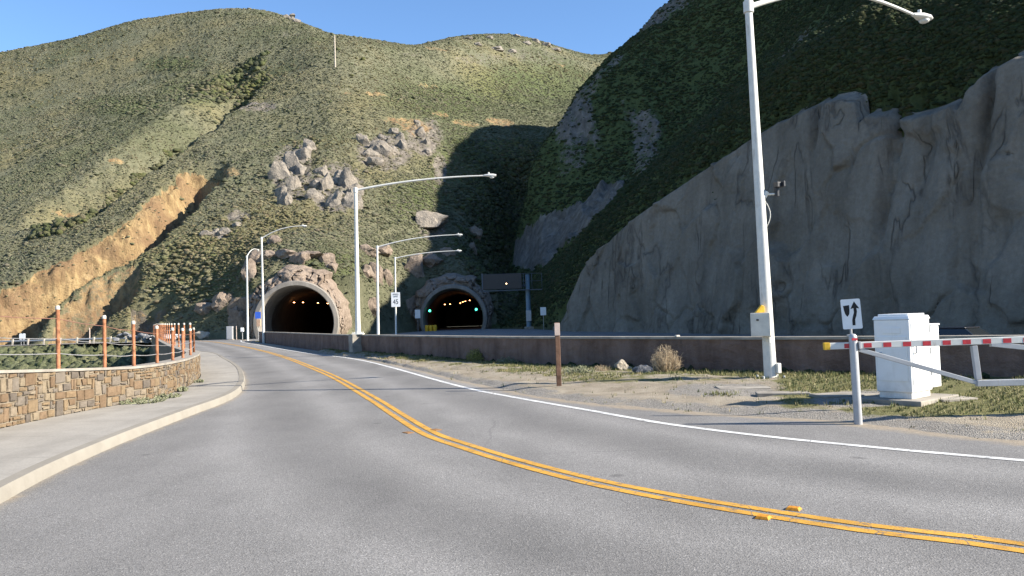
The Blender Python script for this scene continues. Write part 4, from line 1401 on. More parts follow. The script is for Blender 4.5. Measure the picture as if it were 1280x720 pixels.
# outcrops on the sunlit hill: clusters of upright blocks
outs = [
    ('grey jagged rock outcrop on the grassy hill above the left tunnel portal', [(342, 360, 205, 236), (352, 376, 192, 226), (366, 384, 180, 210), (360, 374, 222, 250), (346, 358, 232, 256), (352, 366, 242, 264), (372, 384, 204, 226), (380, 390, 172, 196)]),
    ('cluster of upright tan rocks on the hill behind the tallest middle street lamp arm', [(386, 400, 236, 256), (400, 414, 220, 250), (410, 424, 238, 266), (418, 434, 208, 240), (426, 444, 214, 246), (428, 446, 242, 268), (396, 408, 206, 226), (436, 450, 226, 256), (388, 398, 226, 242)]),
    ('broken tan rock outcrop on the hill right of the upright rocks', [(452, 468, 186, 204), (462, 476, 196, 212), (466, 484, 176, 200), (448, 460, 168, 188), (480, 494, 182, 196), (476, 486, 166, 180)]),
    ('narrow pale rock fin on the hillside left of the shadow edge', [(494, 503, 166, 182), (498, 508, 174, 194), (488, 497, 160, 172)]),
    ('scattered rocks along the edge of the hill shadow', [(520, 530, 160, 174), (527, 536, 172, 186), (531, 540, 186, 198), (516, 524, 150, 160)]),
    ('small pale rocky knob on the left hill crest', [(352, 361, 17, 24), (359, 368, 19, 27), (366, 376, 23, 30), (362, 370, 15, 22)]),
    ('row of low rocks along the distant saddle ridge', [(580, 592, 44, 52), (592, 602, 52, 60), (612, 630, 56, 66), (632, 644, 60, 68), (606, 616, 44, 50)]),
    ('bare rocky crest at the right end of the distant ridge', [(652, 664, 50, 58), (664, 676, 46, 56), (676, 688, 52, 60), (688, 700, 58, 66), (640, 650, 42, 48)]),
    ('low grey rocks in scrub left of the jagged outcrop', [(264, 276, 284, 296), (276, 288, 286, 298), (252, 262, 288, 296), (292, 300, 278, 286)]),
]
for i, (lab, boxes) in enumerate(outs):
    c = hit(sum(b[0] + b[1] for b in boxes) / (2 * len(boxes)), sum(b[3] for b in boxes) / len(boxes))
    e = empty('rock_outcrop', c, lab, 'rock outcrop')
    for k, (x0, x1, y0, y1) in enumerate(boxes):
        h = hit((x0 + x1) / 2, y1 - (y1 - y0) * 0.3)
        rock_part('rock_block', [rock_at(x0, x1, y0, y1, h.y + (y1 - y0) * h.y / FPX * 0.42, 300 + i * 20 + k, org=c, grow=1.45 if y1 > 100 else 1.0)], 'rock', e)


def sculpted(name, label, cat, blocks, Y, seed, m='sculpt'):
    c = at(blocks[0][0], blocks[0][3], Y)
    e = empty(name, c, label, cat)
    for k, bl in enumerate(blocks):
        x0, x1, y0, y1 = bl[:4]
        yy = hit((x0 + x1) / 2, y1 - (y1 - y0) * 0.25).y + 0.25
        rock_part('rock_block', [rock_at(x0, x1, y0, y1, yy, seed + k, 0.8, org=c, grow=1.35)], m, e)
    return e


sculpted('rock_ledge', 'long tan sculpted rock ledge on the slope above the left tunnel portal', 'rock ledge',
         [(314, 332, 312, 330), (330, 350, 312, 324), (346, 370, 311, 323), (365, 384, 313, 333), (380, 402, 313, 324), (399, 414, 314, 332), (409, 421, 325, 343)], 115.5, 500)
sculpted('rock_wing', 'stack of tall tan sculpted rocks beside the left edge of the left portal', 'rock formation',
         [(305, 321, 327, 358, 111.5), (294, 318, 366, 392, 109.5), (289, 303, 385, 414, 108.5), (300, 314, 388, 416, 108.5), (280, 290, 364, 384, 110.5)], 110, 520)
sculpted('rock_ledge', 'short tan rock ledge behind the two thin lamps between the portals', 'rock ledge',
         [(449, 470, 307, 321), (466, 489, 307, 320)], 131, 540)
sculpted('rock_cluster', 'three sunlit upright rocks on the slope between the two portals', 'rock formation',
         [(450, 463, 331, 346, 124), (461, 477, 328, 356, 125), (477, 489, 336, 356, 127)], 125, 550)
sculpted('rock_wing', 'shaded sculpted rocks climbing beside the left edge of the right portal', 'rock formation',
         [(506, 519, 366, 396, 132.5), (515, 529, 376, 402, 132), (511, 529, 322, 350, 138), (528, 552, 316, 336, 142), (551, 564, 308, 322, 146)], 134, 560)
sculpted('rock_cluster', 'two shaded upright rocks on the dark slope above the right portal', 'rock formation',
         [(585, 599, 281, 299, 164), (585, 595, 301, 322, 158)], 160, 575)
sculpted('boulder', 'lone shaded rock on the dark slope just right of the left portal', 'boulder', [(457, 471, 371, 394, 119)], 119, 580)
for lab, bx, Y, sd, m in (
        ('large tan boulder on the hill at the edge of the shadow', (515, 554, 263, 290), None, 590, 'rock'),
        ('rounded tan boulder resting on the green slope, upper of two left of the left portal', (267, 288, 364, 385), None, 591, 'sculpt'),
        ('rounded tan boulder resting on the green slope, lower of two left of the left portal', (248, 268, 378, 394), None, 592, 'sculpt'),
        ('pale tan boulder on the slope above the rock ledge by the leftmost lamp arm', (337, 351, 294, 307), None, 593, 'sculpt'),
        ('low pale boulder beside the far end of the road', (247, 259, 414, 422), 109.0, 594, 'pale_rock')):
    x0, x1, y0, y1 = bx
    h = hit((x0 + x1) / 2, y1 - (y1 - y0) * 0.35) if Y is None else None
    Yb = h.y if h else Y
    c = at((x0 + x1) / 2, y1, Yb)
    o = rock_part('boulder', [rock_at(x0, x1, y0, y1, Yb, sd, org=c, grow=1.3)], m)
    o.location = c
    tag(o, lab, 'boulder')
# the two rocks on the verge
for lab, x0, x1, y0, y1, sd, m in (('pale jagged rock on the verge left of the dry bush', 768, 791, 450, 466, 611, 'pale_rock'), ('flat grey rock on the verge just left of the dry bush', 791, 818, 456, 471, 614, 'blue_rock')):
    g = gnd((x0 + x1) / 2, y1 - 1, 0.06)
    w, h = (x1 - x0) * g.y / FPX / 2, (y1 - y0) * g.y / FPX / 2
    o = rock_part('rock', [rock_geom((0, 0, h * 0.8), (w, w * 0.8, h * 1.1), sd, 3)], m)
    o.location = g
    tag(o, lab, 'rock')


# ------------------------------------------------------------------ scrub cover (stuff)
def scrub_mesh(name, X, Y, Z, S, m, sub, label, flat=0.75):
    V0, F0 = ICO[sub]
    n = len(X)
    sc = S[:, None] * (0.75 + 0.5 * RNG.random((n, 3))); sc[:, 2] *= flat
    jit = 0.62 + 0.65 * RNG.random((n, len(V0)))
    V = V0[None] * jit[..., None] * sc[:, None, :]
    V[..., 0] += X[:, None]; V[..., 1] += Y[:, None]; V[..., 2] += (Z + sc[:, 2] * 0.25)[:, None]
    F = F0[None] + (np.arange(n) * len(V0))[:, None, None]
    o = np_mesh(name, V.reshape(-1, 3), F.reshape(-1, 3), m, smooth=False)
    tag(o, label, 'scrub', kind='stuff')


def scatter(N, u0, u1, y0, y1):
    """Random terrain points, density falling with distance."""
    th = np.interp(RNG.random(N), [0, 1], [math.atan((u0 - 640) / 1000), math.atan((u1 - 640) / 1000)])
    Y = np.exp(np.interp(RNG.random(N), [0, 1], [math.log(y0), math.log(y1)]))
    X = np.tan(th) * Y
    return X, Y


def near_portal(X, Y):
    r = np.zeros(X.shape, bool)
    for p in PORTALS.values():
        c = p['c']
        lx = (X - c.x) * p['fx'].x + (Y - c.y) * p['fx'].y; ly = (X - c.x) * p['fy'].x + (Y - c.y) * p['fy'].y
        r |= (np.abs(lx) < 7.6) & (ly > -3) & (ly < 6.5)
    return r


fO, fK, fG, fR = mO, mK, mG, isR.astype(float)


def hill_scrub():
    X, Y = scatter(300000, -120, 820, 109, 560)
    toe = np.interp(X / Y, AA, toeL[0])
    Z = interp_grid(GZ, X, Y)
    o, k, g, r = (interp_grid(q, X, Y) for q in (fO, fK, fG, fR))
    cl = fbm(X * 0.045, Y * 0.045, 4, 201)
    keep = (Y > toe + 1.5) & (r < 0.5) & ((o < 0.4) | (RNG.random(len(X)) < 0.16)) & (RNG.random(len(X)) > k * 1.1) & (cl + RNG.random(len(X)) * 1.5 > 0.1) & ~near_portal(X, Y)
    # drop what is far behind the crest
    u, v = pix(X, Y, Z)
    keep &= (u > -60) & (u < 800) & (Y < np.interp(X / Y, AA, L_R[0]) * 1.04)
    X, Y, Z, g = X[keep], Y[keep], Z[keep], g[keep]
    S = (0.135 + 0.0006 * Y) * (0.5 + 1.0 * RNG.random(len(X)) ** 1.8) * (1 + 0.5 * np.clip(g, 0, 1))
    S = S * np.where(RNG.random(len(X)) < 0.03 + 0.10 * (fbm(X * 0.02, Y * 0.02, 3, 231) > 0.25), 2.1, 1.0)
    near = Y < 190
    scrub_mesh('hill_scrub', X[near], Y[near], Z[near], S[near], 'scrub', 2 if False else 1, 'grey green scrub covering the lower sunlit hill', 0.42)
    scrub_mesh('hill_scrub', X[~near], Y[~near], Z[~near], S[~near], 'scrub', 1, 'grey green scrub covering the upper sunlit hill', 0.36)
    # darker, taller brush along the drainage lines
    X, Y = scatter(60000, -60, 500, 150, 420)
    Z = interp_grid(GZ, X, Y)
    s2, s5, k5 = interp_grid(np.clip(S2, -30, 30), X, Y), interp_grid(np.clip(S5, -30, 30), X, Y), fbm(X * 0.05, Y * 0.05, 4, 241)
    u, v = pix(X, Y, Z)
    keep = (((s2 > -3) & (s2 < 7 + 6 * k5)) | ((s5 > -4) & (s5 < 9 + 8 * k5))) & (RNG.random(len(X)) < 0.6) & (v > 60)
    X, Y, Z = X[keep], Y[keep], Z[keep]
    S = (0.45 + 0.0016 * Y) * (0.5 + 1.0 * RNG.random(len(X)) ** 1.5)
    # the same dark brush paints extra shade into the ravine above the right portal
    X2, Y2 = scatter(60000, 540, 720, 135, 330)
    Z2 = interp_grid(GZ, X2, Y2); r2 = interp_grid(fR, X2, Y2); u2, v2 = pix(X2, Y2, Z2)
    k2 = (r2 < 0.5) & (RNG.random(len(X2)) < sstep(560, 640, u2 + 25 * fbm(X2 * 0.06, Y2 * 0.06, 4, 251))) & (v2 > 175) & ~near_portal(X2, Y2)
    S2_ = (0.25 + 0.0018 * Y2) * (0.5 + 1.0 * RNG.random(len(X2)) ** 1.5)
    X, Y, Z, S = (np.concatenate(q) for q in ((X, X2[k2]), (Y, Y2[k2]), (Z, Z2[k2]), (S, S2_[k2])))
    scrub_mesh('gully_and_shade_scrub', X, Y, Z, S, 'gully', 1, 'darker brush growing along the gullies of the grassy hill, and brush coloured dark as shade over its ravine', 0.7)
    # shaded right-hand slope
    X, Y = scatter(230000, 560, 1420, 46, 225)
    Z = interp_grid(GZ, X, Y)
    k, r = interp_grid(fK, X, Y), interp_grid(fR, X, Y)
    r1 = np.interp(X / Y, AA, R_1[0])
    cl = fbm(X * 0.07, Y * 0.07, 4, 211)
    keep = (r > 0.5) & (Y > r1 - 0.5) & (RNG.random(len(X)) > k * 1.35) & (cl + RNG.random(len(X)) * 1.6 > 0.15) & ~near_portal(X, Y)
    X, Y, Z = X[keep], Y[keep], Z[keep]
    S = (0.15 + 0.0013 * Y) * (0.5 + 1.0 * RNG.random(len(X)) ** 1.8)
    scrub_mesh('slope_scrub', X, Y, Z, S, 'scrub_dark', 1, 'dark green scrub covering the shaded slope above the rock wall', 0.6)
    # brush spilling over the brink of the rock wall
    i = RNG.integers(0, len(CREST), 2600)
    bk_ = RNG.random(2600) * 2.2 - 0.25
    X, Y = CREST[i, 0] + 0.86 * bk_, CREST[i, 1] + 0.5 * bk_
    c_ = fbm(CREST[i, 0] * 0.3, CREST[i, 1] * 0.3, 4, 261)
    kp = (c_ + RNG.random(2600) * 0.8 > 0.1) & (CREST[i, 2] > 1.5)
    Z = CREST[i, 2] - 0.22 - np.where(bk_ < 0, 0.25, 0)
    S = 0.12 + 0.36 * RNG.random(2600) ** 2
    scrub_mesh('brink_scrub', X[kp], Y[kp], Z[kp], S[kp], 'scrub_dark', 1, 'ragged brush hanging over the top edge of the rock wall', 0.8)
    # ravine left of the stone wall
    X, Y = scatter(26000, -120, 300, 26, 113)
    Z = interp_grid(GZ, X, Y)
    dw, sd, _ = polydist(X, Y, [tuple(p) for p in WALL])
    keep = (sd > 0) & (dw > 1.6) & (Z < -0.5)
    # leave the guardrail road free
    X, Y, Z = X[keep], Y[keep], Z[keep]
    S = (0.30 + 0.0022 * Y) * (0.5 + 1.1 * RNG.random(len(X)) ** 1.6)
    S = np.minimum(S, np.maximum(0.25, (-0.1 - Z) * 0.55 + 0.25))
    scrub_mesh('ravine_scrub', X, Y, Z, S, 'ravine', 1, 'grey green scrub filling the ravine behind the stone wall', 0.9)
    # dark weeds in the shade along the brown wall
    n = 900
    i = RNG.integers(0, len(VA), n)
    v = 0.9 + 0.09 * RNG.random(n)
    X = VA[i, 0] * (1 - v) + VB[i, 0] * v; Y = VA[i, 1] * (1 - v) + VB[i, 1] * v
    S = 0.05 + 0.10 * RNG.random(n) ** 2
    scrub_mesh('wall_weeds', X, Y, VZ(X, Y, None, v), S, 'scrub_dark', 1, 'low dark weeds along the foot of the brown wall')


hill_scrub()


# ------------------------------------------------------------------ tunnel portals
def portal(key, label):
    p = PORTALS[key]
    c, fx, fy = p['c'], p['fx'], p['fy']
    e = empty('tunnel_portal', c, label, 'tunnel portal', 'tunnel portals', rz=p['yaw'])
    R0, ZC = 4.85, 1.9
    a0, a1 = math.radians(-23), math.radians(203)
    N = 56

    def arc_pts(R, y, zs=1.0, ext=0.0):
        out = []
        for k in range(N + 1):
            w = a0 + (a1 - a0) * k / N
            out.append((R * math.cos(w), y, max(-0.1, ZC + R * math.sin(w) * zs)))
        return out
    # rim: lip that flares outward
    prof = [(R0, 8.0), (R0, 0.35), (R0 + 0.12, 0.0), (R0 + 0.62, 0.05), (R0 + 0.74, 0.3), (R0 + 0.76, 6.0)]
    vs, fs = [], []
    for R, y in prof: vs += arc_pts(R, y)
    for r in range(len(prof) - 1):
        for k in range(N):
            fs.append((r * (N + 1) + k, r * (N + 1) + k + 1, (r + 1) * (N + 1) + k + 1, (r + 1) * (N + 1) + k))
    b = MB(); b.add(vs, fs); b.build('portal_rim', 'portal', e, smooth=True, autosmooth=True)
    # lining: dark tube, closed far inside
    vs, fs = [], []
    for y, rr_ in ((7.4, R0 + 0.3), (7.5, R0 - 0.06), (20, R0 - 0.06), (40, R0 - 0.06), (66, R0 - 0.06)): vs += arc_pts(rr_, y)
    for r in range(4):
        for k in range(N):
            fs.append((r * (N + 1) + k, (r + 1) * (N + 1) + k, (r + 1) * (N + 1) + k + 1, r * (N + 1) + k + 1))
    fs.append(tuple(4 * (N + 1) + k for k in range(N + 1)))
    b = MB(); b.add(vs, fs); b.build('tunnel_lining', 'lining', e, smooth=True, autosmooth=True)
    # sculpted rock surround wrapped over the rim
    na, nr = 150, 34
    th = np.linspace(math.radians(-22), math.radians(202), na); t = np.linspace(0, 1, nr)
    T, Q = np.meshgrid(th, t, indexing='ij')
    seed = 600 if key == 'left' else 640
    up = np.clip(np.sin(T), 0, 1)
    outer = 1.6 + 0.75 * up ** 0.7 + 0.9 * fbm(T * 2.2, T * 0 + seed, 3, seed) + np.where(np.cos(T) > 0.5, -0.6, 0.2)
    rr = R0 + 0.62 + Q * outer
    # front face leans back, then the crown runs into the slope
    dep = 0.75 + 2.6 * Q ** 1.6
    dep = dep + sstep(0.78, 1.0, Q) * 3.5
    crk = np.abs(fbm(T * 4.5, Q * 0.8, 3, seed + 3))
    bulge = fbm(T * 3.0, Q * 2.0, 4, seed + 7) * 0.9 + (sstep(0, 0.10, crk) - 1) * 0.55 + fbm(T * 11, Q * 7, 3, seed + 9) * 0.25
    dep = dep - bulge * sstep(0.0, 0.15, Q)
    rr = rr + 0.3 * fbm(T * 5, Q * 4, 3, seed + 11) * Q
    Xl = rr * np.cos(T); Zl = np.maximum(-0.3, ZC + rr * np.sin(T)); Yl = dep
    idx = np.arange(na * nr).reshape(na, nr)
    Fq = np.stack([idx[:-1, :-1], idx[:-1, 1:], idx[1:, 1:], idx[1:, :-1]], -1).reshape(-1, 4)
    o = np_mesh('rock_surround', np.stack([Xl, Yl, Zl], -1).reshape(-1, 3), Fq, 'sculpt', e, True)
    o.data.set_sharp_from_angle(angle=math.radians(38))
    # lamps along the crown
    lamps = [(-2.6, 5.0, 14), (-1.9, 5.05, 17), (-0.4, 5.0, 20), (0.3, 4.95, 24), (1.1, 4.85, 27)] if key == 'left' else \
            [(-1.9, 4.55, 16), (-1.2, 4.65, 20), (0.3, 4.9, 24), (0.85, 5.0, 20), (1.3, 5.05, 18), (2.1, 5.15, 15)]
    for x, z, y in lamps:
        k = 1 + y / 105.0
        b = MB(); b.box((x * k, y, z), (0.18, 0.14, 0.08))
        b.build('tunnel_lamp', 'lamp_on', e)
    return e


portal('left', 'sunlit left tunnel portal with a grey concrete rim and tan rock surround')
pr = portal('right', 'shaded right tunnel portal showing two green signal lights inside')
p = PORTALS['right']
for sx, lab in ((-3.95, 'green lane signal on the left wall inside the right portal'), (3.75, 'green lane signal on the right wall inside the right portal')):
    base = p['c'] + p['fx'] * sx + p['fy'] * 2.0
    e = empty('lane_signal', base + Vector((0, 0, 3.3)), lab, 'traffic signal', 'green tunnel signals', rz=p['yaw'])
    b = MB(); b.box((0, 0.16, 0), (0.62, 0.24, 0.72)); b.box((-0.5 if sx < 0 else 0.5, 0.22, 0), (0.6, 0.08, 0.08)); b.build('signal_housing', 'black', e, bevel=0.03)
    b = MB(); b.tube([(0, 0.035, 0), (0, -0.02, 0)], [0.17, 0.14], 18); b.build('signal_lens', 'green_on', e, smooth=True, autosmooth=True)


# ------------------------------------------------------------------ street lamps
def lamp(base, root_z, tip, label, r0=0.11, r1=0.065, tilt=(0.0, 0.0), over=0.25, plate=True, name='street_lamp', rise=0.75, mid=None):
    base = Vector(base)
    e = empty(name, base, label, 'street lamp', 'street lamps along the highway')
    top = Vector((tilt[0] * (root_z - base.z), tilt[1] * (root_z - base.z), root_z - base.z))
    b = MB()
    k = (root_z - base.z + over) / (root_z - base.z)
    b.tube([(0, 0, 0), top * 0.5, top * k], [r0, (r0 + r1) / 2, r1], 16)
    pole = b.build('pole', 'lamp_white', e, smooth=True, autosmooth=True)
    b = MB(); b.tube([top * k, top * k + Vector((0, 0, 0.05))], [r1 * 1.1, r1 * 0.5], 14); b.build('pole_cap', 'lamp_white', pole, smooth=True, autosmooth=True)
    if plate:
        b = MB()
        b.box((0, 0, 0.015), (r0 * 4.2, r0 * 4.2, 0.05))
        for sx in (-1, 1):
            for sy in (-1, 1):
                b.tube([(sx * r0 * 1.6, sy * r0 * 1.6, 0.04), (sx * r0 * 1.6, sy * r0 * 1.6, 0.12)], 0.022, 8)
        b.build('base_plate', 'lamp_white', e)
    t = Vector(tip) - base
    pts, rad = [], []
    for i in range(15):
        s = i / 14
        q = top.lerp(t, s)
        # rises off the pole, then levels out
        h = top.z + (t.z - top.z) * (1 - (1 - s) ** 2.2)
        q.z = h + (mid or 0) * math.sin(math.pi * s)
        pts.append(q); rad.append(0.062 - 0.028 * s)
    b = MB(); b.tube(pts, rad, 12)
    b.tube([top + Vector((0, 0, -0.12)), top + Vector((0, 0, 0.12))], r1 * 1.45, 14)
    arm = b.build('arm', 'lamp_white', e, smooth=True, autosmooth=True)
    d = (pts[-1] - pts[-2]).normalized()
    ang = math.atan2(d.y, d.x)
    # cobra head
    hd = MB()
    q = pts[-1]
    secs = [(-0.05, 0.05, 0.05, 0), (0.08, 0.085, 0.07, 0.0), (0.25, 0.15, 0.10, -0.01), (0.45, 0.16, 0.095, -0.02), (0.58, 0.10, 0.06, -0.02)]
    ca, sa = math.cos(ang), math.sin(ang)
    vs, fs = [], []
    n = 14
    for (l, w, h, dz) in secs:
        for k2 in range(n):
            a = 2 * math.pi * k2 / n
            y_, z_ = w * math.cos(a), h * math.sin(a) * (1.0 if math.sin(a) > 0 else 0.7) + dz
            vs.append((q.x + l * ca - y_ * sa, q.y + l * sa + y_ * ca, q.z + z_))
    for i in range(len(secs) - 1):
        for k2 in range(n): fs.append((i * n + k2, i * n + (k2 + 1) % n, (i + 1) * n + (k2 + 1) % n, (i + 1) * n + k2))
    fs += [tuple(reversed(range(n))), tuple(range((len(secs) - 1) * n, len(secs) * n))]
    hd.add(vs, fs)
    hd.tube([(q.x + 0.2 * ca, q.y + 0.2 * sa, q.z + 0.08), (q.x + 0.2 * ca, q.y + 0.2 * sa, q.z + 0.16)], 0.045, 10)
    lum = hd.build('lamp_head', 'lamp_white', e, smooth=True, autosmooth=True)
    gl = MB()
    c2 = Vector((q.x + 0.36 * ca, q.y + 0.36 * sa, q.z - 0.075))
    gl.tube([c2, c2 + Vector((0, 0, -0.05)), c2 + Vector((0, 0, -0.08))], [0.13, 0.11, 0.05], 14)
    gl.build('lamp_lens', 'lens', lum, smooth=True)
    return e


# nearest lamp, by the cabinet
g = gnd(963.5, 475.5, 0.1)
near_base = Vector((g.x, g.y, 0.09))
rootp = at(935.5, 9, g.y)
tilt = (rootp.x - g.x) / (rootp.z - 0.09)
tipz = rootp.z + 0.62
d = ray(1143, 19); tipY = (tipz - CAMZ) / (d.z / d.y)
tip = at(1143, 19, tipY)
nl = lamp(near_base, rootp.z, tip, 'tall white street lamp carrying a cream box and camera, beside the white cabinet', 0.135, 0.075, (tilt, 0.0), over=0.35, mid=0.28)
b = MB(); b.box((0, 0, -0.12), (0.72, 0.72, 0.22)); b.build('concrete_footing', 'cap', nl, bevel=0.02)


def on_pole(z):
    return Vector((tilt * z, 0, z))


# box on the pole
z0, z1 = at(950, 420, g.y).z - 0.09, at(950, 391, g.y).z - 0.09
zc = (z0 + z1) / 2
pc = on_pole(zc)
bxm = MB(); bxm.box((pc.x - 0.19, pc.y - 0.20, zc), (0.40, 0.34, z1 - z0), rz=-0.42)
bx = bxm.build('control_box', 'box_cream', nl, bevel=0.012)
b = MB(); b.box((pc.x - 0.31, pc.y - 0.335, zc + 0.1), (0.05, 0.02, 0.035), rz=-0.42); b.build('box_latch', 'black', bx)
b = MB(); b.tube([(pc.x - 0.15, pc.y - 0.2, z0 - 0.09 - 0.04), (pc.x - 0.15, pc.y - 0.2, z0 + 0.01)], 0.03, 10); b.tube([(pc.x - 0.05, pc.y - 0.24, z0 - 0.14), (pc.x - 0.05, pc.y - 0.24, z0 + 0.01)], 0.022, 10)
b.build('box_conduit', 'lamp_white', bx, smooth=True, autosmooth=True)
b = MB(); b.prism([(-0.11, 0), (0.09, 0), (0.09, 0.14), (0.03, 0.17)], (pc.x - 0.2, pc.y - 0.2, z1), (1, 0, 0), (0, 0, 1), (0, 1, 0), 0.10)
b.build('warning_light', 'yellow', bx, bevel=0.01)
b = MB(); hz = at(968, 460, g.y).z - 0.09; hp_ = on_pole(hz)
b.box((hp_.x + 0.13, hp_.y - 0.08, hz), (0.10, 0.16, 0.22), rz=0.3); b.build('hand_hole_cover', 'lamp_white', nl, bevel=0.02)
# camera bracket
cz = at(960, 243, g.y).z - 0.09
cp = on_pole(cz)
b = MB(); b.tube([cp + Vector((0.08, 0, 0)), cp + Vector((0.34, -0.03, 0))], 0.022, 8); b.tube([cp + Vector((0.08, 0, -0.06)), cp + Vector((0.16, 0, 0.05))], 0.06, 10)
br = b.build('camera_bracket', 'lamp_white', nl, smooth=True, autosmooth=True)
b = MB()
b.tube([cp + Vector((0.36, -0.03, -0.06)), cp + Vector((0.36, -0.03, 0.14))], 0.055, 12)
b.box((cp.x + 0.40, cp.y - 0.06, cp.z + 0.19), (0.20, 0.12, 0.11), rz=0.5)
b.box((cp.x + 0.47, cp.y - 0.09, cp.z + 0.20), (0.05, 0.13, 0.12), rz=0.5)
b.build('security_camera', 'black', nl, bevel=0.01)
b = MB()
pts = [cp + Vector((0.11 + 0.09 * math.sin(math.pi * t), -0.02, -0.15 - 0.55 * t)) for t in np.linspace(0, 1, 9)]
pts = [Vector((p.x + tilt * (p.z - cp.z), p.y, p.z)) for p in pts]
b.tube(pts, 0.008, 6); b.build('camera_cable', 'lamp_white', nl, smooth=True)

# lamp on the brown wall's pilaster
mY = pp.y + 0.12
mb_ = at(447.5, 419, mY); mb_.z = 1.05
mroot = at(444.5, 238, mY)
ml = lamp(mb_, mroot.z, at(606, 219.5, mY), 'white street lamp standing on the pilaster of the brown wall, long arm right', 0.135, 0.08, ((mroot.x - mb_.x) / (mroot.z - 1.05), 0), over=0.12)
for (xb, xr, yr, xt, yt, Y, lab) in (
        (472.5, 471.5, 309, 570, 293.5, 72.0, 'thin street lamp behind the brown wall, second to the right of the pilaster lamp'.replace('second', 'first')),
        (329.5, 327.0, 298, 376, 282.5, 80.5, 'street lamp in front of the left portal with its short arm pointing right'),
        (309.5, 308.5, 321, 322, 312.5, 92.5, 'leftmost street lamp at the end of the brown wall, its arm foreshortened')):
    bs = at(xb, 415, Y); bs.z = float(hwz(Y)) - 0.02
    rt = at(xr, yr, Y)
    lamp(bs, rt.z, at(xt, yt, Y + (9 if xt == 322 else 0)), lab, 0.13, 0.085, ((rt.x - bs.x) / (rt.z - bs.z), 0), over=0.1)
Y = 83.0
bs = at(494.8, 411, Y); bs.z = float(hwz(Y)) - 0.02
rt = at(493.8, 323, Y)
sl = lamp(bs, rt.z, at(570, 313.5, Y), 'thin street lamp carrying a white speed sign left of the right portal', 0.095, 0.07, ((rt.x - bs.x) / (rt.z - bs.z), 0), over=0.1)


# ------------------------------------------------------------------ writing
def text_obj(name, s, size, m, parent, loc, rot, extrude=0.002, sx=1.0, res=3):
    cu = bpy.data.curves.new(name, 'FONT')
    cu.body = s; cu.size = size; cu.align_x = 'CENTER'; cu.align_y = 'CENTER'; cu.extrude = extrude; cu.resolution_u = res
    tmp = bpy.data.objects.new(name + '_tmp', cu)
    COL.objects.link(tmp)
    dg = bpy.context.evaluated_depsgraph_get()
    me = bpy.data.meshes.new_from_object(tmp.evaluated_get(dg))
    bpy.data.objects.remove(tmp)
    for v in me.vertices: v.co.x *= sx
    me.materials.clear()
    o = link_mesh(name, me, m, parent)
    o.location = loc; o.rotation_euler = rot
    return o


def rounded(w, h, r, n=5):
    out = []
    for cx, cy, a in ((w / 2 - r, h / 2 - r, 0), (-w / 2 + r, h / 2 - r, 90), (-w / 2 + r, -h / 2 + r, 180), (w / 2 - r, -h / 2 + r, 270)):
        for k in range(n + 1):
            q = math.radians(a + 90 * k / n)
            out.append((cx + r * math.cos(q), cy + r * math.sin(q)))
    return out


def panel(parent, name, m, centre, w, h, yaw, r=0.04, th=0.02):
    b = MB()
    ax, az = Vector((math.cos(yaw), math.sin(yaw), 0)), Vector((-math.sin(yaw), math.cos(yaw), 0))
    b.prism(rounded(w, h, r), centre, ax, (0, 0, 1), az, th)
    return b.build(name, m, parent)


# speed sign on the thin lamp: white plate, faint lettering
sc_ = at(494.6, 374.5, Y - 0.25) - bs
pn = panel(sl, 'speed_sign', 'sign_white', sc_, 0.92, 1.5, 0.0)
text_obj('sign_lettering', 'SPEED\nLIMIT', 0.22, 'sign_black', pn, sc_ + Vector((0, -0.006, 0.42)), (math.pi / 2, 0, 0))
text_obj('sign_lettering', '45', 0.72, 'sign_black', pn, sc_ + Vector((0, -0.006, -0.25)), (math.pi / 2, 0, 0), sx=0.8)


def post_sign(name, label, px, py_top, py_bot, Y, w, h, ground, m='sign_white', yaw=0.0, r=0.03, post='galv'):
    c = at(px, (py_top + py_bot) / 2, Y)
    e = empty(name, (c.x, c.y + 0.06, ground), label, 'sign')
    b = MB(); b.tube([(0, 0, 0), (0, 0, c.z + h / 2 - 0.05 - ground)], r, 8); b.build('sign_post', post, e, smooth=True, autosmooth=True)
    pl = panel(e, 'sign_panel', m, (0, -0.07, c.z - ground), w, h, yaw)
    return e, pl, c.z - ground


post_sign('road_sign', 'small blank white sign on a post left of the right portal rim', 522, 387, 398, 126.0, 0.85, 1.35, 0.0)
post_sign('road_sign', 'small white sign in the shade right of the overhead message board', 679, 384, 394, 104.0, 0.75, 1.05, 0.0)
e, pl, zc = post_sign('road_sign', 'blue sign on a post in front of the left portal rim', 322.5, 389, 399, 101.5, 0.72, 0.85, 0.0, 'sign_blue')
b = MB(); b.box((0.08, -0.12, zc - 0.98), (0.5, 0.3, 0.9)); b.build('call_box', 'tan_box', e, bevel=0.03)
# roadside cabinet and meter left of the portal
g2 = at(287.5, 418, 103.0)
e = empty('roadside_cabinet', (g2.x, g2.y, 0), 'pale grey green roadside cabinet left of the leftmost lamp', 'cabinet')
b = MB(); b.box((0, 0, 0.9), (0.78, 0.5, 1.7)); bd = b.build('cabinet_body', 'galv', e, bevel=0.03)
b = MB(); b.box((0, 0, 0.03), (0.95, 0.7, 0.12)); b.build('plinth', 'cap', e)
b = MB(); b.box((0, -0.258, 0.92), (0.66, 0.02, 1.5)); b.build('cabinet_door', 'galv', e, bevel=0.008)
e = empty('meter_post', at(303, 416, 103.5) * 1.0, 'small white meter box on a short post beside the left portal rocks', 'meter')
e.location.z = 0
b = MB(); b.tube([(0, 0, 0), (0, 0, 1.0)], 0.05, 8); b.build('meter_stand', 'galv', e)
b = MB(); b.box((0, -0.06, 1.25), (0.42, 0.2, 0.55)); b.build('meter_box', 'sign_white', e, bevel=0.05)
e = empty('marker_post', at(295.5, 416, 103.0), 'thin pale post between the roadside cabinet and the white meter', 'post')
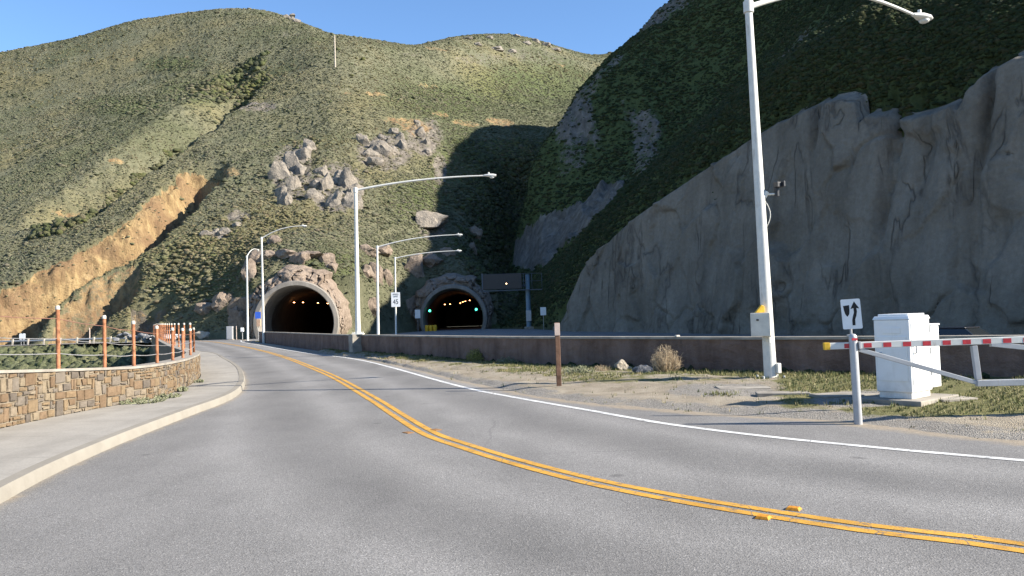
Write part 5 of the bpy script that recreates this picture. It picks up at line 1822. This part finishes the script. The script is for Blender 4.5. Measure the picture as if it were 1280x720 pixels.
e.location.z = 0
b = MB(); b.tube([(0, 0, 0), (0, 0, 1.75)], 0.05, 8); b.build('post_shaft', 'wood_pale', e, smooth=True, autosmooth=True)

# keep-right sign beside the gate post
YS_ = 11.9
c = at(1064.5, 392.5, YS_)
e = empty('keep_right_sign', (c.x, c.y + 0.05, 0.05), 'white sign with a black arrow passing a black shield, above the gate post', 'sign')
YAW = -0.36
zc = c.z - 0.05
h_, w_ = 0.445, 0.27
b = MB(); b.tube([(0, 0, 0), (0, 0, zc + h_ / 2 - 0.02)], 0.018, 10); b.build('sign_post', 'galv', e, smooth=True, autosmooth=True)
TLT = -0.035
ax = Vector((math.cos(YAW) * math.cos(TLT), math.sin(YAW) * math.cos(TLT), -math.sin(TLT) * -1 * -1)); ax = Vector((1, YAW, 0.035)).normalized()
ay = Vector((-0.055, 0, 1)).normalized(); az = ax.cross(ay).normalized() * -1
o0 = Vector((0, -0.045, zc))
b = MB(); b.prism(rounded(w_, h_, 0.02), o0, ax, ay, az, 0.006)
pl = b.build('sign_panel', 'sign_white', e)
fr_ = o0 - az * 0.003
shield = [(-0.105, 0.125), (-0.02, 0.135), (-0.022, 0.05), (-0.03, 0.0), (-0.055, -0.035), (-0.062, -0.035), (-0.085, 0.0), (-0.098, 0.06)]
b = MB(); b.prism(shield, fr_, ax, ay, az, 0.002); b.build('shield_symbol', 'sign_black', pl)
arrow = [(0.05, 0.185), (0.115, 0.075), (0.075, 0.085), (0.078, 0.03), (0.065, -0.03), (0.045, -0.08), (0.040, -0.17), (0.0, -0.17), (0.002, -0.09), (0.018, -0.03), (0.036, 0.02), (0.034, 0.085), (-0.008, 0.075)]
b = MB(); b.prism(arrow, fr_, ax, ay, az, 0.002); b.build('arrow_symbol', 'sign_black', pl)

# ------------------------------------------------------------------ gate
gp = gnd(1073, 527.5, 0.03)
e = empty('gate_post', (gp.x, gp.y, 0.0), 'round grey steel post with domed top catching the barrier arm', 'post')
ht = at(1068, 417, gp.y).z
b = MB()
k = [(0, 0, -0.1), (-0.02, 0, ht - 0.06), (-0.021, 0, ht - 0.03), (-0.021, 0, ht - 0.008), (-0.021, 0, ht)]
b.tube(k, [0.055, 0.055, 0.051, 0.034, 0.008], 18)
gpo = b.build('post_shaft', 'galv', e, smooth=True, autosmooth=True)
b = MB(); b.box((-0.02, -0.055, ht - 0.075), (0.075, 0.012, 0.03)); b.build('post_reflector', 'red', e)
b = MB(); b.box((0.05, -0.02, ht - 0.16), (0.03, 0.09, 0.10)); b.build('latch', 'galv', e, bevel=0.004)

GY0 = gp.y + 0.09            # gate plane: a little behind the post on the left, coming nearer on the right
A0 = at(1029.5, 433.0, GY0)


def gate_pt(px, py):
    """Point of the gate's vertical plane seen at a photo pixel."""
    d = ray(px, py)
    # plane through A0 with direction (1, -0.12)
    nx_, ny_ = 0.12, 1.0
    s = (A0.x * nx_ + A0.y * ny_) / (d.x * nx_ + d.y * ny_)
    return Vector((0, 0, CAMZ)) + d * s


Gd = Vector((1, -0.12, 0)).normalized()
A1 = gate_pt(1280, 424.5)
slope = (A1.z - A0.z) / (A1 - A0).xy.length
def beam(s): return Vector((A0.x, A0.y, A0.z)) + Gd * s + Vector((0, 0, slope * s))
LEN = 5.6
e = empty('barrier_gate', beam(LEN).xy.to_3d(), 'red and white striped barrier arm with grey tube truss in front of the white cabinet', 'gate')
G0 = Vector(e.location)
up = Vector((0, 0, 1)); gn = Gd.cross(up)


def gbox(mb, s0, s1, zoff, hz, dy, mi=0, grow=0.0):
    a, c = beam(s0) - G0, beam(s1) - G0
    vs = []
    for p in (a, c):
        for sy, sz in ((-1, -1), (1, -1), (1, 1), (-1, 1)):
            vs.append(p + gn * (dy * sy + grow * sy) + up * (zoff + (hz + grow) * sz))
    mb.add(vs, [(3, 2, 1, 0), (4, 5, 6, 7), (0, 1, 5, 4), (1, 2, 6, 5), (2, 3, 7, 6), (3, 0, 4, 7)], mi)


b = MB(); gbox(b, 0.07, LEN, 0, 0.045, 0.035); bmo = b.build('beam', 'gate_white', e, bevel=0.006)
b = MB(); gbox(b, 0, 0.08, 0, 0.05, 0.04); b.build('end_cap', 'yellow', e, bevel=0.006)
tape = []
per = 0.245
s = 0.265
stripe = MB()
while s < LEN:
    L0 = 0.105
    gbox(stripe, s, s + L0, -0.004, 0.031, 0.0372)
    s += per + 0.012
stripe.build('red_stripe', 'red', bmo)


def bar(pa, pb, m, name, r=0.038):
    bb = MB()
    a, c = pa - G0, pb - G0
    d = (c - a).normalized()
    n2 = gn.cross(d).normalized()
    vs = []
    for p in (a, c):
        for sy, sz in ((-1, -1), (1, -1), (1, 1), (-1, 1)):
            vs.append(p + gn * r * sy + n2 * r * sz)
    bb.add(vs, [(3, 2, 1, 0), (4, 5, 6, 7), (0, 1, 5, 4), (1, 2, 6, 5), (2, 3, 7, 6), (3, 0, 4, 7)])
    return bb.build(name, m, e, bevel=0.006)


joint = gate_pt(1223, 479)
bar(gate_pt(1074, 437), joint, 'gate_grey', 'diagonal_brace', 0.030)
bar(gate_pt(1217, 432), joint + up * 0.05, 'gate_grey', 'upright', 0.036)
end = beam(LEN); low = Vector((end.x, end.y, joint.z + slope * 1.5))
bar(joint - Gd * 0.03, low, 'gate_grey', 'bottom_rail', 0.042)
d2 = gate_pt(1280, 445)
dd = (d2 - gate_pt(1240, 431))
bar(gate_pt(1238, 430), low + up * 0.05, 'gate_grey', 'diagonal_brace', 0.034)
b = MB(); b.tube([Vector((0.1, 0, -0.1)), Vector((0.1, 0, beam(LEN).z + 0.15))], 0.09, 16); b.build('hinge_post', 'gate_grey', e, smooth=True, autosmooth=True)

# ------------------------------------------------------------------ white cabinet on its pad
cg = gnd(1141, 499.5, 0.16)      # front right lower corner of the cabinet
cabyaw = -0.90
W_, D_ = 0.56, 0.68
ccy, scy = math.cos(cabyaw), math.sin(cabyaw)
cab0 = Vector((cg.x - (ccy * W_ / 2 + scy * D_ / 2), cg.y - (scy * W_ / 2 - ccy * D_ / 2), 0.16))
e = empty('utility_cabinet', cab0, 'white metal utility cabinet with a narrower side box on a concrete pad', 'cabinet', rz=cabyaw)
H = at(1141, 392, cg.y).z - 0.16
cabs = at(1094, 440, cg.y)
b = MB(); b.box((0, 0, 0.05), (W_ - 0.05, D_ - 0.06, 0.10)); b.build('plinth', 'cabinet', e, bevel=0.008)
b = MB(); b.box((0, 0, 0.10 + (H - 0.19) / 2), (W_, D_, H - 0.19)); body = b.build('cabinet_body', 'cabinet', e, bevel=0.012)
b = MB(); b.box((0, 0, H - 0.06), (W_ + 0.03, D_ + 0.03, 0.055), top=(0.93, 0.93)); b.box((0, 0.0, H - 0.017), (W_ * 0.86, D_ * 0.80, 0.034)); b.build('cabinet_roof', 'cabinet', e, bevel=0.008)
b = MB(); b.box((W_ / 2 + 0.006, -0.005, 0.70), (0.012, D_ - 0.09, H - 0.36)); dr = b.build('cabinet_door', 'cabinet', e, bevel=0.004)
b = MB(); b.tube([(W_ / 2 + 0.02, -0.24, 0.70), (W_ / 2 + 0.05, -0.24, 0.71), (W_ / 2 + 0.05, -0.24, 0.84), (W_ / 2 + 0.02, -0.24, 0.85)], 0.011, 8); b.build('handle', 'galv', dr, smooth=True)
b = MB(); b.box((0, -D_ / 2 - 0.006, H - 0.26), (W_ * 0.5, 0.012, 0.09)); b.build('vent_cover', 'cabinet', e, bevel=0.004)
b = MB(); b.box((0, -D_ / 2 - 0.006, 0.62), (W_ - 0.10, 0.012, H - 0.62)); fp = b.build('front_panel', 'cabinet', e, bevel=0.004)
b = MB(); b.tube([(-W_ / 2 + 0.10, -D_ / 2 - 0.012, 0.70), (-W_ / 2 + 0.10, -D_ / 2 - 0.035, 0.70)], 0.022, 10); b.build('panel_lock', 'galv', fp)
for hz_ in (0.38, 0.72, 1.06):
    b = MB(); b.tube([(W_ / 2 + 0.014, D_ / 2 - 0.05, hz_ - 0.05), (W_ / 2 + 0.014, D_ / 2 - 0.05, hz_ + 0.05)], 0.011, 8); b.build('hinge', 'galv', dr)
b = MB(); b.box((0.10, D_ / 2 + 0.16, 0.12 + (H - 0.32) / 2), (W_ * 0.66, 0.30, H - 0.34)); b.box((0.10, D_ / 2 + 0.16, H - 0.19), (W_ * 0.66 + 0.03, 0.33, 0.03)); b.build('side_box', 'cabinet', e, bevel=0.012)
b = MB(); b.box((0, 0.1, 0.0), (1.0, 1.30, 0.30)); pad = b.build('concrete_pad', 'cap', bevel=0.012)
pad.location = (cab0.x, cab0.y, 0.01); pad.rotation_euler = (0, 0, cabyaw)
tag(pad, 'thick concrete pad under the white utility cabinet', 'concrete pad')
for (x0, y0, w, l, rz_, lab) in ((1064, 491, 1.25, 0.55, 0.15, 'thin flat concrete slab lying left of the white cabinet'), (1186, 496, 0.62, 0.5, 0.2, 'thin flat concrete slab lying right of the white cabinet'),
                                 (928, 483, 0.95, 0.6, -0.1, 'pale flat concrete slab at the left foot of the tall lamp'), (978, 489.5, 0.9, 0.35, -0.2, 'narrow pale concrete strip in front of the tall lamp base')):
    q = gnd(x0, y0, 0.15)
    b = MB(); b.box((0, 0, 0), (w, l, 0.16)); o = b.build('concrete_slab', 'cap', bevel=0.01)
    o.location = (q.x, q.y, 0.062); o.rotation_euler = (0, 0, rz_)
    tag(o, lab, 'concrete slab')

# ------------------------------------------------------------------ wooden post on the verge
wpz = gnd(699, 486.5, 0.02)
e = empty('marker_post', (wpz.x, wpz.y, 0), 'brown wooden post with a pale marker plate on the verge by the road', 'post')
wt = at(697.5, 403, wpz.y).z
b = MB(); b.box((0, 0, wt / 2 - 0.05), (0.105, 0.105, wt + 0.1)); b.build('post_shaft', 'wood', e, bevel=0.01)
b = MB(); b.box((-0.003, -0.06, wt - 0.15), (0.115, 0.012, 0.27)); b.build('marker_plate', 'wood_pale', e, bevel=0.004)

# ------------------------------------------------------------------ plants on the verge
def twig_bush(name, label, base, height, width, m, n=120, seed=3, leaf=False):
    r = random.Random(seed)
    mb = MB()
    for i in range(n):
        a = r.uniform(0, 2 * math.pi); sp = r.uniform(0.05, 1.0) ** 0.7 * width / 2
        h = height * r.uniform(0.55, 1.0) * (1 - 0.35 * (sp / (width / 2)) ** 2)
        p0 = Vector((math.cos(a) * sp * 0.2, math.sin(a) * sp * 0.2, 0))
        p2 = Vector((math.cos(a) * sp, math.sin(a) * sp, h))
        p1 = p0.lerp(p2, 0.5) + Vector((math.cos(a) * sp * 0.25, math.sin(a) * sp * 0.25, -0.02))
        mb.tube([p0, p1, p2], [0.006, 0.0045, 0.002], 4, cap=False)
        for k in range(7):
            t = r.uniform(0.35, 1.0)
            q = p1.lerp(p2, (t - .35) / .65)
            dv = Vector((r.uniform(-1, 1), r.uniform(-1, 1), r.uniform(-0.2, 1))).normalized() * r.uniform(0.04, 0.12) * (height / 0.8)
            mb.tube([q, q + dv * 0.6 + Vector((0, 0, 0.01)), q + dv], [0.003, 0.0025, 0.0012], 3, cap=False)
            if leaf:
                for _ in range(3):
                    c_ = q + dv * r.uniform(0.3, 1.0)
                    u = Vector((r.uniform(-1, 1), r.uniform(-1, 1), r.uniform(-1, 1))).normalized(); w2 = u.orthogonal().normalized()
                    L = r.uniform(0.018, 0.035)
                    mb.add([c_ - w2 * L * 0.4, c_ + u * L, c_ + w2 * L * 0.4, c_ - u * L * 0.6], [(0, 1, 2, 3)])
    o = mb.build(name, m)
    o.location = base
    tag(o, label, 'plant')
    return o


q = gnd(833, 468, 0.08); twig_bush('dry_bush', 'pale dry twiggy bush against the brown wall', (q.x, q.y, 0.07), 0.78, 0.80, 'twig', 190, 3)
q = gnd(722, 470, 0.08); twig_bush('shrub', 'low grey green shrub on the verge right of the wooden post', (q.x, q.y, 0.06), 0.30, 0.9, 'greyleaf', 90, 4, True)
q = gnd(751, 466, 0.08); twig_bush('dry_bush', 'small dry twiggy tuft on the verge right of the low shrub', (q.x, q.y, 0.06), 0.26, 0.6, 'twig', 60, 5)
q = gnd(596, 454, 0.05); twig_bush('shrub', 'bushy yellow green shrub at the foot of the brown wall', (q.x, q.y, 0.03), 0.58, 0.9, 'yleaf', 110, 6, True)
q = gnd(634, 457.5, 0.05); twig_bush('shrub', 'small dark shrub at the foot of the brown wall left of the wooden post', (q.x, q.y, 0.03), 0.34, 0.7, 'greyleaf', 70, 7, True)
for i, (x, y, s, lab) in enumerate(((490, 451, 0.2, 'small dry weed at the road edge below the brown wall'), (462, 447, 0.25, 'dark weed at the road edge below the pilaster lamp'))):
    q = gnd(x, y, 0.02); twig_bush('weed', lab, (q.x, q.y, 0.01), s, s * 2.4, 'greyleaf' if i else 'twig', 40, 10 + i, True)
for i, (x, y, s, lab) in enumerate(((177, 503, 0.10, 'flat green weeds at the foot of the stone wall, longest patch'), (208, 497, 0.10, 'green weeds at the foot of the stone wall, middle patch'), (226, 489.5, 0.13, 'green weed clump at a joint of the stone wall'), (247.5, 478, 0.10, 'dark weed clump on the sidewalk near the bend of the wall'))):
    q = gnd(x, y, 0.135); twig_bush('weed', lab, (q.x + 0.03, q.y, 0.13), s, (1.0, 0.6, 0.3, 0.3)[i], 'greyleaf', (70, 45, 30, 30)[i], 20 + i, True)

# ------------------------------------------------------------------ raised pavement markers
for (x, y, m, lab, yw) in ((954, 648, 'marker', 'orange raised marker on the near side of the yellow lines, right foreground', 0.6), (992, 637, 'marker', 'orange raised marker on the far side of the yellow lines, right foreground', 0.6),
                           (510, 541, 'marker_worn', 'worn brown raised marker left of the yellow lines on the bend', 0.9), (545, 537.5, 'marker_worn', 'worn brown raised marker right of the yellow lines on the bend', 0.9)):
    q = gnd(x, y)
    b = MB(); b.box((0, 0, 0.012), (0.115, 0.10, 0.022), top=(0.72, 0.62) if m == 'marker' else (0.8, 0.8))
    o = b.build('road_marker', m, bevel=0.003)
    o.location = (q.x, q.y, 0); o.rotation_euler = (0, 0, -yw)
    if m == 'marker_worn': o.scale = (1.5, 1.2, 0.45)
    tag(o, lab, 'road marker', 'raised road markers')

# ------------------------------------------------------------------ overhead message sign
gY = 114.0
gb = at(661.5, 415, gY); gb.z = 0
e = empty('message_sign', gb, 'dark overhead message board on a single steel column right of the right portal', 'message sign')
zt, zbm = at(640, 342, gY).z, at(640, 362.5, gY).z
xl, xr_, xe = at(604, 350, gY).x - gb.x, at(652, 350, gY).x - gb.x, at(677, 350, gY).x - gb.x
b = MB(); b.tube([(0, 0, 0), (0, 0, zt - 0.2)], [0.36, 0.30], 16); col = b.build('column', 'teal_box', e, smooth=True, autosmooth=True)
b = MB(); b.box((0.0, -0.35, 1.9), (0.75, 0.45, 1.5)); b.build('control_box', 'galv', e, bevel=0.03)
b = MB(); b.box((0, 0, 0.15), (1.3, 1.3, 0.4)); b.build('footing', 'cap', e, bevel=0.03)
b = MB(); b.box(((xl + xr_) / 2, -0.75, (zt + zbm) / 2 + 0.05), (xr_ - xl, 0.6, zt - zbm - 0.15)); bd = b.build('display_panel', 'panel_dark', e, bevel=0.03)
b = MB(); q = at(633, 354.5, gY - 1.08) - gb; b.box((q.x, -1.065, q.z), (0.13, 0.03, 0.13)); b.build('display_lamp', 'led_on', bd)
b = MB(); b.box(((xl + xe) / 2, -0.55, zbm - 0.06), (xe - xl, 0.9, 0.12)); b.box(((xl + 0.3) / 2, 0, zbm + 0.6), (abs(xl) + 0.3, 0.25, 0.25)); b.build('walkway', 'gantry', e)
b = MB()
for x in (xr_ + 0.25, (xr_ + xe) / 2, xe):
    b.tube([(x, -0.9, zbm), (x, -0.9, zt - 0.1)], 0.035, 8)
for z in (zt - 0.1, (zt + zbm) / 2): b.tube([(xr_, -0.9, z), (xe, -0.9, z)], 0.03, 8)
b.build('railing', 'gantry', e, smooth=True)
b = MB(); b.box((xl - 0.1, -0.75, (zt + zbm) / 2 + 0.08), (0.18, 0.65, zt - zbm)); b.build('end_frame', 'gantry', e)

# crash cushion at the right portal
cc = at(538.5, 413, 126.5); cc.z = 0
e = empty('crash_cushion', cc, 'yellow crash cushion barrels at the left side of the right portal', 'crash cushion')
for i in range(3):
    for j in range(2):
        b = MB(); x, y = (i - 1) * 0.62, j * 0.7
        b.tube([(x, y, 0), (x, y, 0.35), (x, y, 0.4), (x, y, 0.75), (x, y, 0.95)], [0.27, 0.29, 0.305, 0.30, 0.27], 14); b.build('barrel', 'yellow', e, smooth=True, autosmooth=True)

# ------------------------------------------------------------------ far left: guardrail, sign pair, posts
gr = [Vector((-47.5, 106.0)), Vector((-54, 109.5)), Vector((-66, 113.2)), Vector((-78, 117)), Vector((-92, 121)), Vector((-110, 125.5))]
e = empty('guardrail', (gr[0].x, gr[0].y, 0), 'pale timber post guardrail along the old road across the ravine', 'guardrail')
gc = catmull(gr, 1.0)
b = MB(); A_, arc_ = resample([(p.x, p.y) for p in gc], 60)
b.tube([(x - gr[0].x, y - gr[0].y, 0.62) for x, y in A_], 0.12, 8); b.build('rail', 'galv', e, smooth=True)
for s in np.arange(0, arc_[-1], 2.9):
    x, y = np.interp(s, arc_, A_[:, 0]), np.interp(s, arc_, A_[:, 1])
    b = MB(); b.box((x - gr[0].x, y - gr[0].y - 0.16, 0.42), (0.24, 0.2, 0.95)); b.build('post', 'wood_post', e, bevel=0.02)
q = at(28, 414, 116.0)
e = empty('twin_panel_sign', (q.x, q.y, 0), 'pair of small rounded white panels on thin legs by the old road', 'sign')
for sx in (-1, 1):
    panel(e, 'sign_panel', 'sign_white', (sx * 0.23, -0.05, 1.25), 0.44, 0.9, 0.0, 0.16, 0.03)
    b = MB(); b.tube([(sx * 0.2, 0.01, 0), (sx * 0.2, 0.01, 1.4)], 0.035, 8); b.build('sign_leg', 'galv', e)
q = at(112, 412, 114.0)
e = empty('marker_post', (q.x, q.y, 0), 'thin bare wooden post beyond the guardrail below the ochre cut', 'post')
b = MB(); b.tube([(0, 0, 0), (0, 0, 2.2)], [0.08, 0.07], 8); b.build('post_shaft', 'wood_pale', e, smooth=True, autosmooth=True)
# riprap below the old road
for i, (x, y, s) in enumerate(((150, 419, 0.6), (158, 417, 0.5), (164, 421, 0.7), (172, 422, 0.55), (178, 419, 0.6), (182, 425, 0.6), (186, 421, 0.5), (146, 424, 0.45))):
    Y_ = 98 - i * 0.4
    p_ = at(x, y, Y_)
    o = rock_part('riprap_rock', [rock_geom((0, 0, 0), (s, s * 0.8, s * 0.6), 700 + i, 2)], 'blue_rock')
    o.location = p_
    o.location.z = p_.z - 0.05
    tag(o, 'pale angular rock in the heap on the bank beside the far end of the fence', 'rock', 'riprap rocks below the old road')

# utility pole on the hill
h = hit(419, 84)
zt_ = at(418, 44, h.y).z
b = MB(); b.tube([(0, 0, -0.5), (0, 0, zt_ - h.z)], [0.30, 0.24], 10)
o = b.build('utility_pole', 'weather_wood', smooth=True, autosmooth=True); o.location = h
tag(o, 'lone bare wooden utility pole high on the sunlit hill', 'utility pole')


# ------------------------------------------------------------------ cars
def car(label, loc, rz, paint):
    e = empty('car', loc, label, 'car', rz=rz)
    b = MB()
    side = [(-2.15, 0.28), (-2.2, 0.62), (-2.1, 0.82), (-1.0, 0.92), (1.0, 0.92), (2.0, 0.78), (2.2, 0.55), (2.15, 0.25)]
    b.prism(side, (0, 0.88, 0), (1, 0, 0), (0, 0, 1), (0, -1, 0), 1.76)
    b.build('body', paint, e, bevel=0.08, seg=3)
    b = MB()
    lo = [(-1.75, 0.9), (0.95, 0.9)]; hi = [(-1.05, 1.42), (0.05, 1.43)]
    vs = []
    for (x, z), w in ((lo[0], 0.78), (lo[1], 0.78), (hi[1], 0.58), (hi[0], 0.58)):
        vs += [(x, -w, z), (x, w, z)]
    b.add(vs, [(0, 2, 4, 6), (7, 5, 3, 1), (0, 1, 3, 2), (2, 3, 5, 4), (4, 5, 7, 6), (6, 7, 1, 0)])
    b.build('windows', 'glass', e, bevel=0.05, seg=3)
    b = MB(); b.box((-0.5, 0, 1.435), (1.15, 1.18, 0.05)); b.build('roof', paint, e, bevel=0.02)
    for sx in (-1.35, 1.35):
        for sy in (-0.82, 0.82):
            b = MB(); b.tube([(sx, sy - 0.1, 0.32), (sx, sy + 0.1, 0.32)], 0.32, 20)
            w = b.build('wheel', 'rubber', e, smooth=True, autosmooth=True)
            b = MB(); b.tube([(sx, sy - 0.108, 0.32), (sx, sy + 0.108, 0.32)], 0.19, 14); b.build('rim', 'galv', w, smooth=True, autosmooth=True)
    for sy in (-0.6, 0.6):
        b = MB(); b.box((2.17, sy, 0.62), (0.06, 0.32, 0.12)); b.build('headlight', 'lens', e, bevel=0.01)
        b = MB(); b.box((-2.18, sy, 0.66), (0.05, 0.32, 0.12)); b.build('taillight', 'red', e, bevel=0.01)
    return e


q = at(1190, 408.5, 31.5)
car('black car on the highway behind the brown wall, only its roof showing', (q.x - 0.3, q.y, q.z - 1.46), math.radians(125), 'car_dark')
q = at(206, 406, 112.5)
car('white car parked beyond the far fence posts on the old road', (q.x, q.y, 0.02), math.radians(200), 'car_white')
